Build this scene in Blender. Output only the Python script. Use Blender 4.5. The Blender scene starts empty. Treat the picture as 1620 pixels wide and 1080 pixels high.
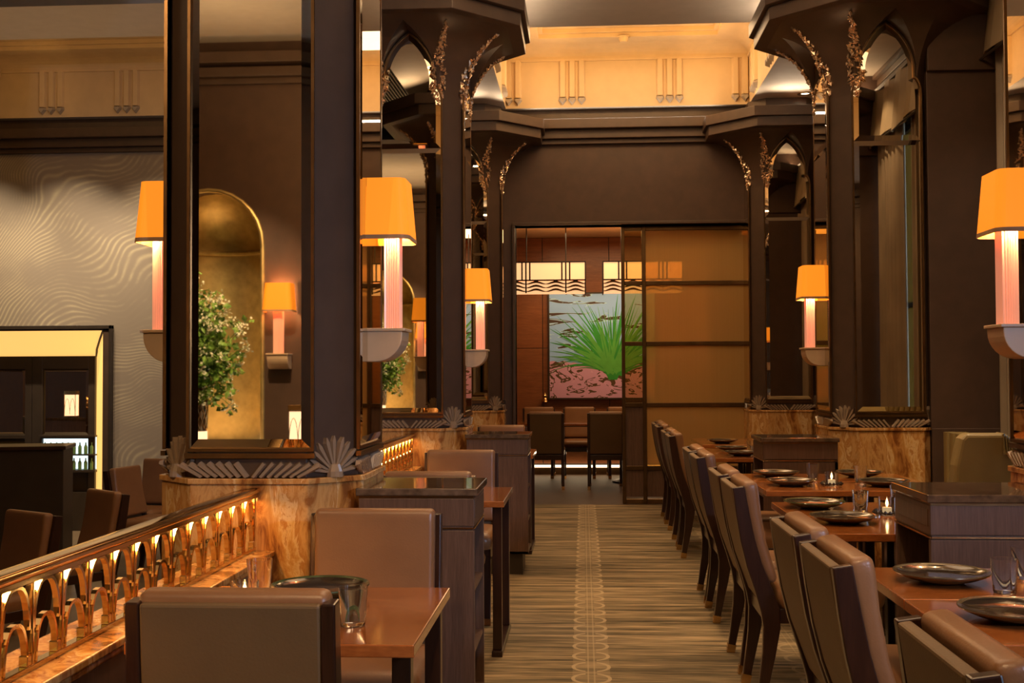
import bpy, bmesh, math, random
from mathutils import Vector, Matrix
C = bpy.context.scene.collection
PI = math.pi
# ---------------------------------------------------------------- camera
cam_d = bpy.data.cameras.new('camera'); cam_d.lens = 40.0; cam_d.sensor_width = 36.0
cam = bpy.data.objects.new('camera', cam_d); C.objects.link(cam)
cam.matrix_world = (Matrix.Translation((0, 0, 1.35)) @ Matrix.Rotation(math.radians(3.59), 4, 'Z')
                    @ Matrix.Rotation(PI/2 + math.radians(1.65), 4, 'X') @ Matrix.Rotation(math.radians(-0.25), 4, 'Z'))
cam_d.clip_start = 0.05
bpy.context.scene.camera = cam
# ---------------------------------------------------------------- world, exposure
w = bpy.data.worlds.new('world'); bpy.context.scene.world = w; w.use_nodes = True
w.node_tree.nodes['Background'].inputs[0].default_value = (0.45, 0.68, 1.0, 1)
w.node_tree.nodes['Background'].inputs[1].default_value = 4.0
vs = bpy.context.scene.view_settings
vs.view_transform = 'Standard'; vs.look = 'None'; vs.gamma = 1; vs.use_curve_mapping = False
vs.exposure = 0.08
cy = bpy.context.scene.cycles
cy.caustics_reflective = False; cy.caustics_refractive = False
cy.max_bounces = 10; cy.glossy_bounces = 6; cy.transmission_bounces = 8; cy.transparent_max_bounces = 12
cy.sample_clamp_indirect = 4.0; cy.use_denoising = True
WARM = (1.0, 0.62, 0.30); WARMER = (1.0, 0.50, 0.17); COOL = (0.62, 0.72, 1.0)
def aim(o, tgt):
    o.rotation_euler = (Vector(tgt) - o.location).to_track_quat('-Z', 'Y').to_euler()
def spot(loc, tgt, e, size=60, blend=.5, col=WARM, r=.03):
    d = bpy.data.lights.new('spot_light', 'SPOT'); d.energy = e; d.color = col; d.spot_size = math.radians(size)
    d.spot_blend = blend; d.shadow_soft_size = r
    o = bpy.data.objects.new('spot_light', d); C.objects.link(o); o.location = loc; aim(o, tgt); return o
def area(loc, tgt, e, sx, sy, col=WARM, rot=None):
    d = bpy.data.lights.new('area_light', 'AREA'); d.energy = e; d.color = col; d.shape = 'RECTANGLE'; d.size = sx; d.size_y = sy
    o = bpy.data.objects.new('area_light', d); C.objects.link(o); o.location = loc
    if rot: o.rotation_euler = rot
    else: aim(o, tgt)
    return o
def point(loc, e, col=WARM, r=.02):
    d = bpy.data.lights.new('bulb_light', 'POINT'); d.energy = e; d.color = col; d.shadow_soft_size = r
    o = bpy.data.objects.new('bulb_light', d); C.objects.link(o); o.location = loc; return o
# downlights sitting in the soffits (the trims are built with the ceiling)
DOWN = [((-.42, 3.0, 4.85), (-.62, 5.9, 0), 420), ((-.80, .55, 4.09), (-.70, 3.0, .5), 110), ((-.42, 6.35, 4.85), (-.60, 8.9, 0), 300),
        ((.15, 8.05, 4.09), (.15, 9.9, 0), 170), ((.3, 7.5, 4.09), (.15, 6.0, 0), 200), ((.35, .3, 4.09), (.2, 4.0, 0), 260),
        ((1.95, 5.6, 4.09), (1.3, 4.75, 0), 150), ((1.95, 6.5, 4.09), (1.7, 7.0, 0), 150), ((1.95, 2.1, 4.09), (1.4, 3.1, 0), 150),
        ((2.19, 11.27, 4.09), (1.6, 10.6, 0), 90), ((1.95, 9.2, 4.09), (1.45, 9.2, 0), 90)]
for l, t, e in DOWN: spot(l, t, e * 1.0, 52, .7)
# cove light inside the ceiling trays
for (x0, x1, y0, y1) in ((-.79, 1.71, 8.95, 11.70), (-.79, 1.71, 1.75, 7.2), (-6.9, -1.75, 8.95, 11.70)):
    xc, yc = (x0+x1)/2, (y0+y1)/2; k = 1.0 if x0 > -1 else .22
    for s in (-1, 1):
        area((xc, yc + s*(y1-y0)*.18, 4.46), (xc, yc + s*(y1-y0)*.5, 4.42), 8.5*k, (x1-x0)*.7, .1, (1, .56, .18))
        area((xc + s*(x1-x0)*.18, yc, 4.46), (xc + s*(x1-x0)*.5, yc, 4.42), 8.5*k, (y1-y0)*.7, .1, (1, .56, .18))
# lamps lying on top of the pillar cornices and along the wall cornice, washing the soffit
for cx in (-1.185, 2.035):
    for cyy in (4.35, 8.07, 11.80):
        for a in range(8):
            dx, dy = math.cos(PI/4*a)*.70, math.sin(PI/4*a)*.70
            if cyy + dy > 11.8: continue
            area((cx+dx, cyy+dy, 3.94), (cx+dx*1.25, cyy+dy*1.25, 4.1), 2.3, .35, .05, (1, .76, .52))
area((.42, 11.70, 3.995), (.42, 11.55, 4.1), 3.5, 2.0, .04, (1, .85, .65))
# added spots without fittings, brightening the curtains
for y in (1.6, 5.3, 6.7, 9.6): spot((2.25, y, 4.06), (2.75, y+.1, 1.9), 85, 80, .9, (1, .78, .52))
# daylight from the window behind the camera on the right
spot((2.70, .1, 1.9), (1.6, 3.9, .7), 130, 60, .9, COOL, .05)
spot((2.70, -.4, 2.2), (-.9, 4.0, 1.9), 320, 52, .9, COOL, .05)
spot((-3.2, 1.2, 4.06), (-1.55, 4.1, 2.0), 160, 50, .9, WARM)  # added warm spot lifting the nearest left pillar's left chamfer
spot((-.30, 11.1, 4.84), (-.77, 11.84, 1.0), 60, 16, 1, (1, .85, .62)); spot((1.25, 11.1, 4.84), (2.0, 11.84, 1.0), 60, 16, 1, (1, .85, .62))  # added narrow spots brightening the doorway jambs
# added fill areas without fixtures, for low general room light
area((.4, 5.2, 4.55), (.4, 5.2, 0), 60, 2.0, 4.6, (1, .72, .45))
area((.46, 10.3, 4.6), (.46, 10.3, 0), 26, 1.6, 1.8, (1, .72, .45))
area((-3.9, 7.5, 4.0), (-3.9, 7.8, 0), 34, 3.5, 5.0, WARM)
area((-4.2, 8.6, 2.3), (-4.2, 8.6, 4), 8, 2.5, 1.0, WARM)
area((-2.6, .2, 3.3), (-2.6, .2, 4.1), 14, 1.5, 1.0, (1, .72, .42))
area((.6, 13.9, 3.1), (.6, 13.9, 0), 45, 2.2, 1.2, WARM)
area((-1.7, .2, 3.6), (-2.6, -1.3, 1.2), 30, 1.2, .6, WARM)
# wash on the wallpaper and the pendants' room wall
for x in (-6.4, -5.4, -4.4): spot((x, 10.6, 4.05), (x - .1, 11.9, 1.7), 200, 75, .9, (1, .80, .54))
for x in (-.3, .6, 1.5): spot((x, 14.3, 3.05), (x, 15.4, 1.5), 34, 75, .9, WARM)
# ---------------------------------------------------------------- materials
def mat(name):
    m = bpy.data.materials.new(name); m.use_nodes = True; nt = m.node_tree
    return m, nt, nt.nodes['Principled BSDF']
def N(nt, t, **k):
    n = nt.nodes.new(t)
    for a, b in k.items(): setattr(n, a, b)
    return n
def coords(nt, scale=(1, 1, 1), kind='Object', rot=(0, 0, 0)):
    tc = N(nt, 'ShaderNodeTexCoord'); mp = N(nt, 'ShaderNodeMapping'); mp.inputs['Scale'].default_value = scale
    mp.inputs['Rotation'].default_value = rot
    nt.links.new(tc.outputs[kind], mp.inputs[0]); return mp.outputs[0]
def noise(nt, vec, scale, detail=3, rough=.5, dist=0):
    n = N(nt, 'ShaderNodeTexNoise'); n.inputs['Scale'].default_value = scale; n.inputs['Detail'].default_value = detail
    n.inputs['Roughness'].default_value = rough; n.inputs['Distortion'].default_value = dist
    nt.links.new(vec, n.inputs['Vector']); return n.outputs['Fac']
def ramp(nt, fac, stops, interp='LINEAR'):
    r = N(nt, 'ShaderNodeValToRGB'); r.color_ramp.interpolation = interp
    e = r.color_ramp.elements
    while len(e) < len(stops): e.new(.5)
    for i, (p, c) in enumerate(stops): e[i].position = p; e[i].color = (*c, 1) if len(c) == 3 else c
    nt.links.new(fac, r.inputs[0]); return r.outputs[0]
def bump(nt, b, h, s=.1, d=.01):
    n = N(nt, 'ShaderNodeBump'); n.inputs['Strength'].default_value = s; n.inputs['Distance'].default_value = d
    nt.links.new(h, n.inputs['Height']); nt.links.new(n.outputs[0], b.inputs['Normal'])
def math_(nt, op, a, b=None, c=None):
    n = N(nt, 'ShaderNodeMath', operation=op)
    for i, v in enumerate((a, b, c)):
        if v is None: continue
        if isinstance(v, (int, float)): n.inputs[i].default_value = v
        else: nt.links.new(v, n.inputs[i])
    return n.outputs[0]
def plain(name, col, rough=.5, metal=0, var=.12, vs_=9, coat=0, bmp=0, spec=None):
    m, nt, b = mat(name); v = coords(nt); f = noise(nt, v, vs_, 4)
    lo = tuple(c*(1-var) for c in col); hi = tuple(min(1, c*(1+var)) for c in col)
    nt.links.new(ramp(nt, f, [(.3, lo), (.7, hi)]), b.inputs['Base Color'])
    b.inputs['Roughness'].default_value = rough; b.inputs['Metallic'].default_value = metal; b.inputs['Coat Weight'].default_value = coat
    if spec is not None: b.inputs['Specular IOR Level'].default_value = spec
    if bmp: bump(nt, b, noise(nt, v, 160, 3), bmp, .004)
    return m
def wood(name, a, b_, sc=(14, 14, 1), rough=.35, coat=0.0, rot=(0, 0, 0)):
    m, nt, b = mat(name); v = coords(nt, sc, rot=rot)
    f = noise(nt, v, 3.5, 6, .65, .6); f2 = noise(nt, coords(nt, tuple(s*5 for s in sc)), 4, 3)
    mx = math_(nt, 'MULTIPLY_ADD', f2, .35, math_(nt, 'MULTIPLY', f, .75))
    nt.links.new(ramp(nt, mx, [(.32, a), (.55, tuple((p+q)/2 for p, q in zip(a, b_))), (.75, b_)]), b.inputs['Base Color'])
    b.inputs['Roughness'].default_value = rough; b.inputs['Coat Weight'].default_value = coat; b.inputs['Coat Roughness'].default_value = .12
    return m
def emit(name, col, s, mix=None):
    m, nt, b = mat(name); b.inputs['Base Color'].default_value = (*col, 1)
    b.inputs['Emission Color'].default_value = (*col, 1); b.inputs['Emission Strength'].default_value = s; b.inputs['Roughness'].default_value = .6
    return m
def onyx(name, dark=1.0):
    m, nt, b = mat(name); v = coords(nt, (1.0, 1.0, .35)); wv = N(nt, 'ShaderNodeTexWave'); wv.bands_direction = 'DIAGONAL'
    wv.inputs['Scale'].default_value = 1.3; wv.inputs['Distortion'].default_value = 6; wv.inputs['Detail'].default_value = 4; wv.inputs['Detail Scale'].default_value = 1.6
    nt.links.new(v, wv.inputs['Vector'])
    f = math_(nt, 'ADD', math_(nt, 'MULTIPLY', wv.outputs['Fac'], .42), math_(nt, 'MULTIPLY', noise(nt, coords(nt, (3.6, 3.6, 1.3)), 3, 9, .68, 2.6), .7))
    k = dark
    nt.links.new(ramp(nt, f, [(.32, (.24*k, .085*k, .022*k)), (.42, (.50*k, .22*k, .055*k)), (.50, (.62*k, .33*k, .10*k)), (.56, (.74*k, .50*k, .24*k)), (.61, (.48*k, .21*k, .055*k)), (.70, (.64*k, .36*k, .13*k)), (.82, (.34*k, .13*k, .035*k))]), b.inputs['Base Color'])
    b.inputs['Roughness'].default_value = .18; return m
M = {}
M['brown'] = plain('brown_lacquer', (.074, .044, .028), .38, bmp=.05)
M['brown_wall'] = plain('brown_wall_paint', (.074, .040, .025), .55, bmp=.08)
M['brown_dark'] = plain('dark_brown_lacquer', (.035, .024, .016), .4)
M['plaster'] = plain('cream_plaster', (.62, .46, .27), .7, var=.04)
M['soffit'] = plain('grey_cream_plaster', (.60, .53, .45), .7, var=.04)
M['tip'] = plain('grey_plaster', (.36, .30, .24), .7)
M['onyx'] = onyx('honey_onyx'); M['ledge'] = onyx('brown_onyx', .8)
M['brass_bright'] = plain('polished_brass', (.90, .64, .32), .12, 1, .12)
M['brass'] = plain('antique_brass', (.72, .46, .20), .22, 1, .2)
M['brass_dark'] = plain('dark_bronze', (.22, .13, .06), .3, 1, .2)
M['bronze'] = plain('satin_bronze', (.13, .075, .03), .35, .8, .2)
M['gold_leaf'] = plain('brushed_gold_leaf', (.56, .43, .18), .42, .8, .18, 14)
M['orna'] = plain('rose_gold_leaf', (.98, .70, .50), .24, .85, .15)
m, nt, b = mat('bronze_mirror'); b.inputs['Metallic'].default_value = 1; b.inputs['Roughness'].default_value = .015
nt.links.new(ramp(nt, noise(nt, coords(nt), 2, 2), [(.3, (.66, .56, .42)), (.7, (.70, .60, .46))]), b.inputs['Base Color']); M['mirror'] = m
def glass(name, col=(1, 1, 1), rough=0.0, ior=1.45, dens=None):
    m, nt, b = mat(name); b.inputs['Base Color'].default_value = (*col, 1); b.inputs['Transmission Weight'].default_value = 1
    b.inputs['Roughness'].default_value = rough; b.inputs['IOR'].default_value = ior
    return m
M['glass'] = glass('clear_glass'); 
m, nt, b = mat('pressed_crystal'); b.inputs['Base Color'].default_value = (.86, .62, .42, 1); b.inputs['Transmission Weight'].default_value = .66
b.inputs['Roughness'].default_value = .12; b.inputs['IOR'].default_value = 1.3; b.inputs['Coat Weight'].default_value = .6; M['crystal'] = m
def thin_glass(name, tint, opac, rough=.05, body=(.35, .22, .06)):
    m, nt, b = mat(name); b.inputs['Base Color'].default_value = (*body, 1); b.inputs['Roughness'].default_value = rough
    b.inputs['Specular IOR Level'].default_value = .8
    tr = N(nt, 'ShaderNodeBsdfTransparent'); tr.inputs[0].default_value = (*tint, 1); mx = N(nt, 'ShaderNodeMixShader')
    fr = N(nt, 'ShaderNodeFresnel'); fr.inputs[0].default_value = 1.6
    wv = noise(nt, coords(nt, (60, 60, .3)), 2, 1); bump(nt, b, wv, .08, .001)
    f = math_(nt, 'MAXIMUM', math_(nt, 'MULTIPLY_ADD', wv, .06, opac - .03), fr.outputs[0])
    nt.links.new(f, mx.inputs[0]); nt.links.new(tr.outputs[0], mx.inputs[1]); nt.links.new(b.outputs[0], mx.inputs[2])
    nt.links.new(mx.outputs[0], nt.nodes['Material Output'].inputs[0]); return m
M['amber'] = thin_glass('amber_ribbed_glass', (.85, .60, .25), .50, .10, (.85, .56, .20)); M['amber_clear'] = thin_glass('pale_amber_glass', (.95, .85, .6), .18, .05, (.3, .2, .07))
M['leather'] = plain('tan_leather', (.255, .125, .056), .34, var=.07, bmp=.12)
M['leather_back'] = plain('olive_tan_leather', (.150, .092, .042), .5, var=.07, bmp=.12)
M['khaki'] = plain('khaki_leather', (.26, .19, .075), .42, var=.08, bmp=.1)
M['darkwood'] = wood('dark_mahogany', (.018, .006, .003), (.045, .016, .008), rough=.28, coat=.3)
M['walnut'] = wood('brown_walnut', (.068, .036, .023), (.17, .095, .064), (16, 16, .9), .38)
M['walnut_far'] = wood('red_walnut_panel', (.16, .052, .019), (.30, .11, .04), (.8, .8, 9), .32)
M['top'] = wood('reddish_mahogany_top', (.25, .070, .017), (.50, .165, .040), (2.2, 8, 8), .14, .8)
M['granite'] = plain('brown_granite', (.11, .07, .045), .1, 0, .5, 26, .6)
M['floorwood'] = wood('dark_floor_boards', (.035, .018, .010), (.085, .045, .026), (2, 14, 2), .5)
M['stone'] = plain('pale_stone_floor', (.20, .15, .10), .4, 0, .25, 3)
M['plate'] = plain('dark_iridescent_glaze', (.055, .040, .028), .16, .55, .3, 6, .8)
M['plate_rim'] = plain('ochre_glazed_rim', (.13, .10, .055), .2, .3, .3, 8, .8)
M['glaze'] = plain('green_glaze', (.055, .085, .030), .15, 0, .35, 20, .8)
M['black'] = plain('black_satin', (.012, .010, .009), .4)
M['dark_metal'] = plain('dark_pewter', (.06, .05, .045), .35, .9)
M['wax'] = emit('candle_wax', (.9, .6, .3), .5); M['flame'] = emit('candle_flame', (1, .62, .25), 28)
M['shade'] = emit('amber_silk_shade', (1.0, .30, .015), .72)
M['trim'] = plain('taupe_ribbon', (.42, .24, .12), .6)
M['bulb'] = emit('lit_bulb', (1, .78, .5), 14)
M['tray_light'] = emit('cove_lamp', (1, .68, .30), 3.0)
M['panel_light'] = emit('backlit_yellow_panel', (1.0, .56, .15), 1.0)
M['lantern'] = emit('lit_parchment', (1.0, .53, .24), 1.0); M['lantern_white'] = emit('lit_white_glass', (1, .72, .5), 2.0)
M['shelf_light'] = emit('lit_bar_back', (.75, .95, 1.0), 1.6)
m, nt, b = mat('pink_ribbed_glass'); b.inputs['Base Color'].default_value = (.95, .48, .34, 1); b.inputs['Roughness'].default_value = .3
b.inputs['Subsurface Weight'].default_value = 0; b.inputs['Emission Color'].default_value = (1, .42, .25, 1); b.inputs['Emission Strength'].default_value = .26; M['pink'] = m  # slight emission stands in for bulb light on the glass
M['alab'] = plain('alabaster', (.62, .44, .28), .35, 0, .08)
M['leaf'] = plain('green_leaf', (.17, .32, .05), .45, 0, .5, 30); M['petal'] = plain('white_petal', (.9, .9, .66), .6)
M['curtain'] = plain('taupe_curtain_silk', (.24, .175, .11), .5, 0, .15, 3)
M['valance'] = plain('pale_taupe_silk', (.30, .225, .14), .5, 0, .15, 3)
M['bottle'] = plain('bottle_glass', (.12, .22, .08), .1)
# carpet
m, nt, b = mat('streaked_carpet'); tc = N(nt, 'ShaderNodeTexCoord'); sp = N(nt, 'ShaderNodeSeparateXYZ'); nt.links.new(tc.outputs['Object'], sp.inputs[0])
X, Y = sp.outputs[0], sp.outputs[1]
f = math_(nt, 'MULTIPLY_ADD', noise(nt, coords(nt, (.5, 7.5, 1)), 2.2, 5, .6, .4), .65, math_(nt, 'MULTIPLY', noise(nt, coords(nt, (1.6, 30, 1)), 3.0, 4), .38))
base = ramp(nt, f, [(.38, (.060, .048, .027)), (.48, (.15, .115, .066)), (.57, (.30, .225, .13)), (.68, (.52, .38, .225))])
def stripe(x0, k):
    u = math_(nt, 'SUBTRACT', X, x0); au = math_(nt, 'ABSOLUTE', u)
    vv = math_(nt, 'SUBTRACT', math_(nt, 'MULTIPLY', math_(nt, 'FRACT', math_(nt, 'DIVIDE', math_(nt, 'ADD', Y, 50), .2)), .2), .1)
    r = math_(nt, 'SQRT', math_(nt, 'ADD', math_(nt, 'MULTIPLY', u, u), math_(nt, 'MULTIPLY', vv, vv)))
    ring = math_(nt, 'LESS_THAN', math_(nt, 'ABSOLUTE', math_(nt, 'SUBTRACT', r, .082)), .0085)
    ring = math_(nt, 'MULTIPLY', ring, math_(nt, 'GREATER_THAN', au, .026))
    ln = math_(nt, 'LESS_THAN', math_(nt, 'ABSOLUTE', math_(nt, 'SUBTRACT', au, .014)), .0035)
    band = math_(nt, 'MULTIPLY', math_(nt, 'LESS_THAN', au, .085), .22)
    return math_(nt, 'MULTIPLY', math_(nt, 'MAXIMUM', math_(nt, 'MAXIMUM', ring, math_(nt, 'MULTIPLY', ln, .7)), band), k)
s = math_(nt, 'MAXIMUM', stripe(.027, .75), math_(nt, 'MAXIMUM', stripe(1.03, .4), stripe(-.98, .4)))
mx = N(nt, 'ShaderNodeMixRGB'); nt.links.new(s, mx.inputs[0]); nt.links.new(base, mx.inputs[1]); mx.inputs[2].default_value = (.52, .40, .25, 1)
nt.links.new(mx.outputs[0], b.inputs['Base Color']); b.inputs['Roughness'].default_value = .75; b.inputs['Specular IOR Level'].default_value = .25
bump(nt, b, noise(nt, coords(nt), 220, 2), .3, .003); M['carpet'] = m
# wallpaper with feather strokes
m, nt, b = mat('feather_wallpaper'); v = coords(nt)
warp = noise(nt, v, .42, 1.5, .5, .3); w2 = noise(nt, v, 2.2, 1)
sx = N(nt, 'ShaderNodeSeparateXYZ'); nt.links.new(v, sx.inputs[0])
ph = math_(nt, 'ADD', math_(nt, 'MULTIPLY', sx.outputs[0], -60.0), math_(nt, 'MULTIPLY', sx.outputs[2], 95.0))
ph = math_(nt, 'ADD', ph, math_(nt, 'MULTIPLY', warp, 420)); ph = math_(nt, 'ADD', ph, math_(nt, 'MULTIPLY', w2, 16))
ln = math_(nt, 'POWER', math_(nt, 'ABSOLUTE', math_(nt, 'SINE', math_(nt, 'MULTIPLY', ph, .55))), 5)
mk = ramp(nt, noise(nt, coords(nt, (1, 1, 1.8)), 1.5, 4, .6), [(.42, (.05, .05, .05)), (.60, (1, 1, 1))])
ff = math_(nt, 'MULTIPLY', ln, mk)
nt.links.new(ramp(nt, ff, [(0, (.29, .235, .18)), (1, (.47, .39, .26))]), b.inputs['Base Color']); b.inputs['Roughness'].default_value = .45; M['paper'] = m
# painting ground
m, nt, b = mat('painted_canvas'); tc = N(nt, 'ShaderNodeTexCoord'); sp = N(nt, 'ShaderNodeSeparateXYZ'); nt.links.new(tc.outputs['Object'], sp.inputs[0])
n1 = noise(nt, coords(nt, (1.2, 1, 6)), 1.7, 3, .5, .8); n2 = noise(nt, coords(nt, (1.6, 1, 3.6), rot=(0, .4, 0)), 2.0, 2, .5, 2.2)
blue = ramp(nt, n1, [(.45, (.30, .55, 1.0)), (.56, (.42, .72, 1.0)), (.585, (.06, .035, .03)), (.63, (.06, .035, .03)), (.65, (.42, .70, 1.0))], 'CONSTANT')
pink = ramp(nt, n2, [(.40, (.62, .34, .52)), (.52, (.70, .40, .58)), (.54, (.09, .05, .02)), (.60, (.10, .055, .02)), (.63, (.68, .40, .58))], 'CONSTANT')
cut = math_(nt, 'LESS_THAN', math_(nt, 'ADD', sp.outputs[2], math_(nt, 'MULTIPLY', noise(nt, coords(nt, (2, 1, 2)), 3), .12)), -.16)
mx = N(nt, 'ShaderNodeMixRGB'); nt.links.new(cut, mx.inputs[0]); nt.links.new(blue, mx.inputs[1]); nt.links.new(pink, mx.inputs[2])
nt.links.new(mx.outputs[0], b.inputs['Base Color']); b.inputs['Roughness'].default_value = .5; M['canvas'] = m
M['paint_green'] = plain('green_paint', (.03, .30, .04), .45); M['paint_lime'] = plain('lime_paint', (.10, .40, .06), .45)
# ---------------------------------------------------------------- mesh helpers
class MB:
    def __init__(s): s.v = []; s.f = []
    def add(s, vs_, fs):
        o = len(s.v); s.v += [tuple(p) for p in vs_]; s.f += [[i+o for i in f] for f in fs]; return s
    def box(s, x0, x1, y0, y1, z0, z1):
        return s.add([(x0,y0,z0),(x1,y0,z0),(x1,y1,z0),(x0,y1,z0),(x0,y0,z1),(x1,y0,z1),(x1,y1,z1),(x0,y1,z1)],
                     [[0,3,2,1],[4,5,6,7],[0,1,5,4],[1,2,6,5],[2,3,7,6],[3,0,4,7]])
    def rings(s, rs, cap=True, closed=True):
        n = len(rs[0]); vs_ = [p for r in rs for p in r]; fs = []
        for k in range(len(rs)-1):
            for i in range(n if closed else n-1):
                j = (i+1) % n; fs.append([k*n+i, k*n+j, (k+1)*n+j, (k+1)*n+i])
        if cap: fs.append(list(range(n))[::-1]); fs.append([(len(rs)-1)*n+i for i in range(n)])
        return s.add(vs_, fs)
    def prism(s, poly, axis, a, b):
        def P(p, t):
            return (t, p[0], p[1]) if axis == 'x' else ((p[0], t, p[1]) if axis == 'y' else (p[0], p[1], t))
        return s.rings([[P(p, a) for p in poly], [P(p, b) for p in poly]])
    def lathe(s, prof, n=24, c=(0, 0, 0), a0=0, a1=2*PI):
        full = abs(a1-a0-2*PI) < 1e-6; m_ = n if full else n+1
        rs = [[(c[0]+r*math.cos(a0+(a1-a0)*i/n), c[1]+r*math.sin(a0+(a1-a0)*i/n), c[2]+z) for i in range(m_)] for r, z in prof]
        return s.rings(rs, cap=False, closed=full)
    def tube(s, path, r, n=8, cap=True):
        rs = []
        for i, p in enumerate(path):
            p = Vector(p); a = Vector(path[max(0, i-1)]); b_ = Vector(path[min(len(path)-1, i+1)])
            d = (b_-a).normalized(); u = d.cross(Vector((0, 0, 1)) if abs(d.z) < .9 else Vector((1, 0, 0))).normalized(); v_ = d.cross(u)
            rr = r[i] if isinstance(r, (list, tuple)) else r
            rs.append([p + rr*(math.cos(2*PI*k/n)*u + math.sin(2*PI*k/n)*v_) for k in range(n)])
        return s.rings(rs, cap)
    def ribbon(s, path, th, x0, x1):
        """side profile: centre line in (y, z) with a half thickness per point, extruded from x0 to x1"""
        L, Rr = [], []
        for i, p in enumerate(path):
            a = path[max(0, i-1)]; b_ = path[min(len(path)-1, i+1)]; dy, dz = b_[0]-a[0], b_[1]-a[1]; l = math.hypot(dy, dz) or 1
            t = th[i] if isinstance(th, (list, tuple)) else th
            L.append((p[0]-dz/l*t, p[1]+dy/l*t)); Rr.append((p[0]+dz/l*t, p[1]-dy/l*t))
        n = len(path)
        vs_ = [(x0, *q) for q in L]+[(x0, *q) for q in Rr]+[(x1, *q) for q in L]+[(x1, *q) for q in Rr]; fs = []
        for i in range(n-1):
            fs += [[i, i+1, n+i+1, n+i][::-1], [2*n+i, 2*n+i+1, 3*n+i+1, 3*n+i], [i, i+1, 2*n+i+1, 2*n+i], [n+i, n+i+1, 3*n+i+1, 3*n+i][::-1]]
        fs += [[0, n, 3*n, 2*n], [n-1, 2*n-1, 4*n-1, 3*n-1][::-1]]
        return s.add(vs_, fs)
    def build(s, name, m_, parent=None, bevel=0, seg=2, smooth=False, loc=None):
        me = bpy.data.meshes.new(name); me.from_pydata(s.v, [], s.f); me.update()
        bm = bmesh.new(); bm.from_mesh(me); bmesh.ops.recalc_face_normals(bm, faces=bm.faces)
        bm.to_mesh(me); bm.free()
        me.materials.append(m_)
        o = bpy.data.objects.new(name, me); C.objects.link(o)
        if parent: o.parent = parent
        if loc: o.location = loc
        if smooth:
            me.polygons.foreach_set('use_smooth', [True]*len(me.polygons)); me.update()
            try: me.set_sharp_from_angle(angle=math.radians(42))
            except Exception: pass
        if bevel:
            b_ = o.modifiers.new('bevel', 'BEVEL'); b_.width = bevel; b_.segments = seg; b_.limit_method = 'ANGLE'; b_.angle_limit = math.radians(40)
        return o
def B(*a): return MB().box(*a)
def tag(o, label=None, cat=None, group=None, kind=None):
    if label: o['label'] = label
    if cat: o['category'] = cat
    if group: o['group'] = group
    if kind: o['kind'] = kind
    return o
def empty(name, loc, rz=0, label=None, cat=None, group=None):
    o = bpy.data.objects.new(name, None); C.objects.link(o); o.location = loc; o.rotation_euler = (0, 0, rz); o.empty_display_size = .1
    return tag(o, label, cat, group)
KIDS = {}
def copy_tree(o, parent=None):
    c = o.copy(); C.objects.link(c); c.parent = parent
    for ch in [k for k in ALL() if k.parent == o]: copy_tree(ch, c)
    return c
def ALL(): return list(C.objects)
def dup(o, loc, rz=None, label=None, group=None):
    c = copy_tree(o); c.location = loc
    if rz is not None: c.rotation_euler = (0, 0, rz)
    if label: c['label'] = label
    if group: c['group'] = group
    return c
def struct(o): o['kind'] = 'structure'; return o
def rrect(x0, x1, y0, y1, r, n=5, corners=(1, 1, 1, 1)):
    pts = []
    for k, (cx, cy_, a) in enumerate(((x1-r, y0+r, -90), (x1-r, y1-r, 0), (x0+r, y1-r, 90), (x0+r, y0+r, 180))):
        if corners[k]:
            pts += [(cx+r*math.cos(math.radians(a+90*i/n)), cy_+r*math.sin(math.radians(a+90*i/n))) for i in range(n+1)]
        else: pts.append(((x1 if k < 2 else x0), (y0 if k in (0, 3) else y1)))
    return pts
def octo(h, c): return [(-h+c, -h), (h-c, -h), (h, -h+c), (h, h-c), (h-c, h), (-h+c, h), (-h, h-c), (-h, -h+c)]
def inset(poly, d):
    n = len(poly); out = []
    A = sum(poly[i][0]*poly[(i+1) % n][1]-poly[(i+1) % n][0]*poly[i][1] for i in range(n)); sg = 1 if A > 0 else -1
    for i in range(n):
        p0, p1, p2 = Vector(poly[i-1]), Vector(poly[i]), Vector(poly[(i+1) % n])
        e1 = (p1-p0).normalized(); e2 = (p2-p1).normalized(); n1 = Vector((-e1.y, e1.x))*sg; n2 = Vector((-e2.y, e2.x))*sg
        b_ = n1+n2; l = b_.length
        b_ = n1 if l < 1e-6 else b_/l; k = d/max(.35, b_.dot(n1)); q = p1+b_*k; out.append((q.x, q.y))
    return out
# ================================================================ SETTING
ZS = 4.10     # soffit height
# floors
struct(B(-1.62, 3.6, -1.6, 11.84, -.05, 0).build('floor', M['carpet']))
struct(B(-2.2, 3.9, 11.84, 15.6, -.05, 0).build('floor', M['floorwood']))
struct(B(-8.0, -1.62, -1.9, 12.3, -.38, -.33).build('floor', M['stone']))
struct(B(-1.62, -1.58, -1.6, 11.84, -.33, -.05).build('trim_1', M['ledge']))
# back wall with the doorway, x -.705..1.954, z to 2.90
bw = MB().box(-1.62, -.705, 11.84, 12.04, 0, ZS).box(1.954, 2.95, 11.84, 12.04, 0, ZS).box(-.705, 1.954, 11.84, 12.04, 2.90, ZS)
struct(bw.build('wall_back', M['brown_wall']))
tr = MB().box(-.735, -.705, 11.80, 12.06, 0, 2.90).box(1.954, 1.984, 11.80, 12.06, 0, 2.90).box(-.735, 1.984, 11.80, 12.06, 2.90, 2.93)
struct(tr.build('trim_2', M['brown'], bevel=.004))
def cornice(x0, x1, y, name, sgn=-1):
    mb = MB()
    for (d, z0, z1) in ((.05, 3.74, 3.79), (.10, 3.79, 3.88), (.17, 3.88, 3.98), (.04, 3.98, 4.10)):
        mb.box(x0, x1, min(y, y+sgn*d), max(y, y+sgn*d), z0, z1)
    return struct(mb.build(name, M['brown'], bevel=.006))
cornice(-.83, 1.68, 11.838, 'trim_3')
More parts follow.
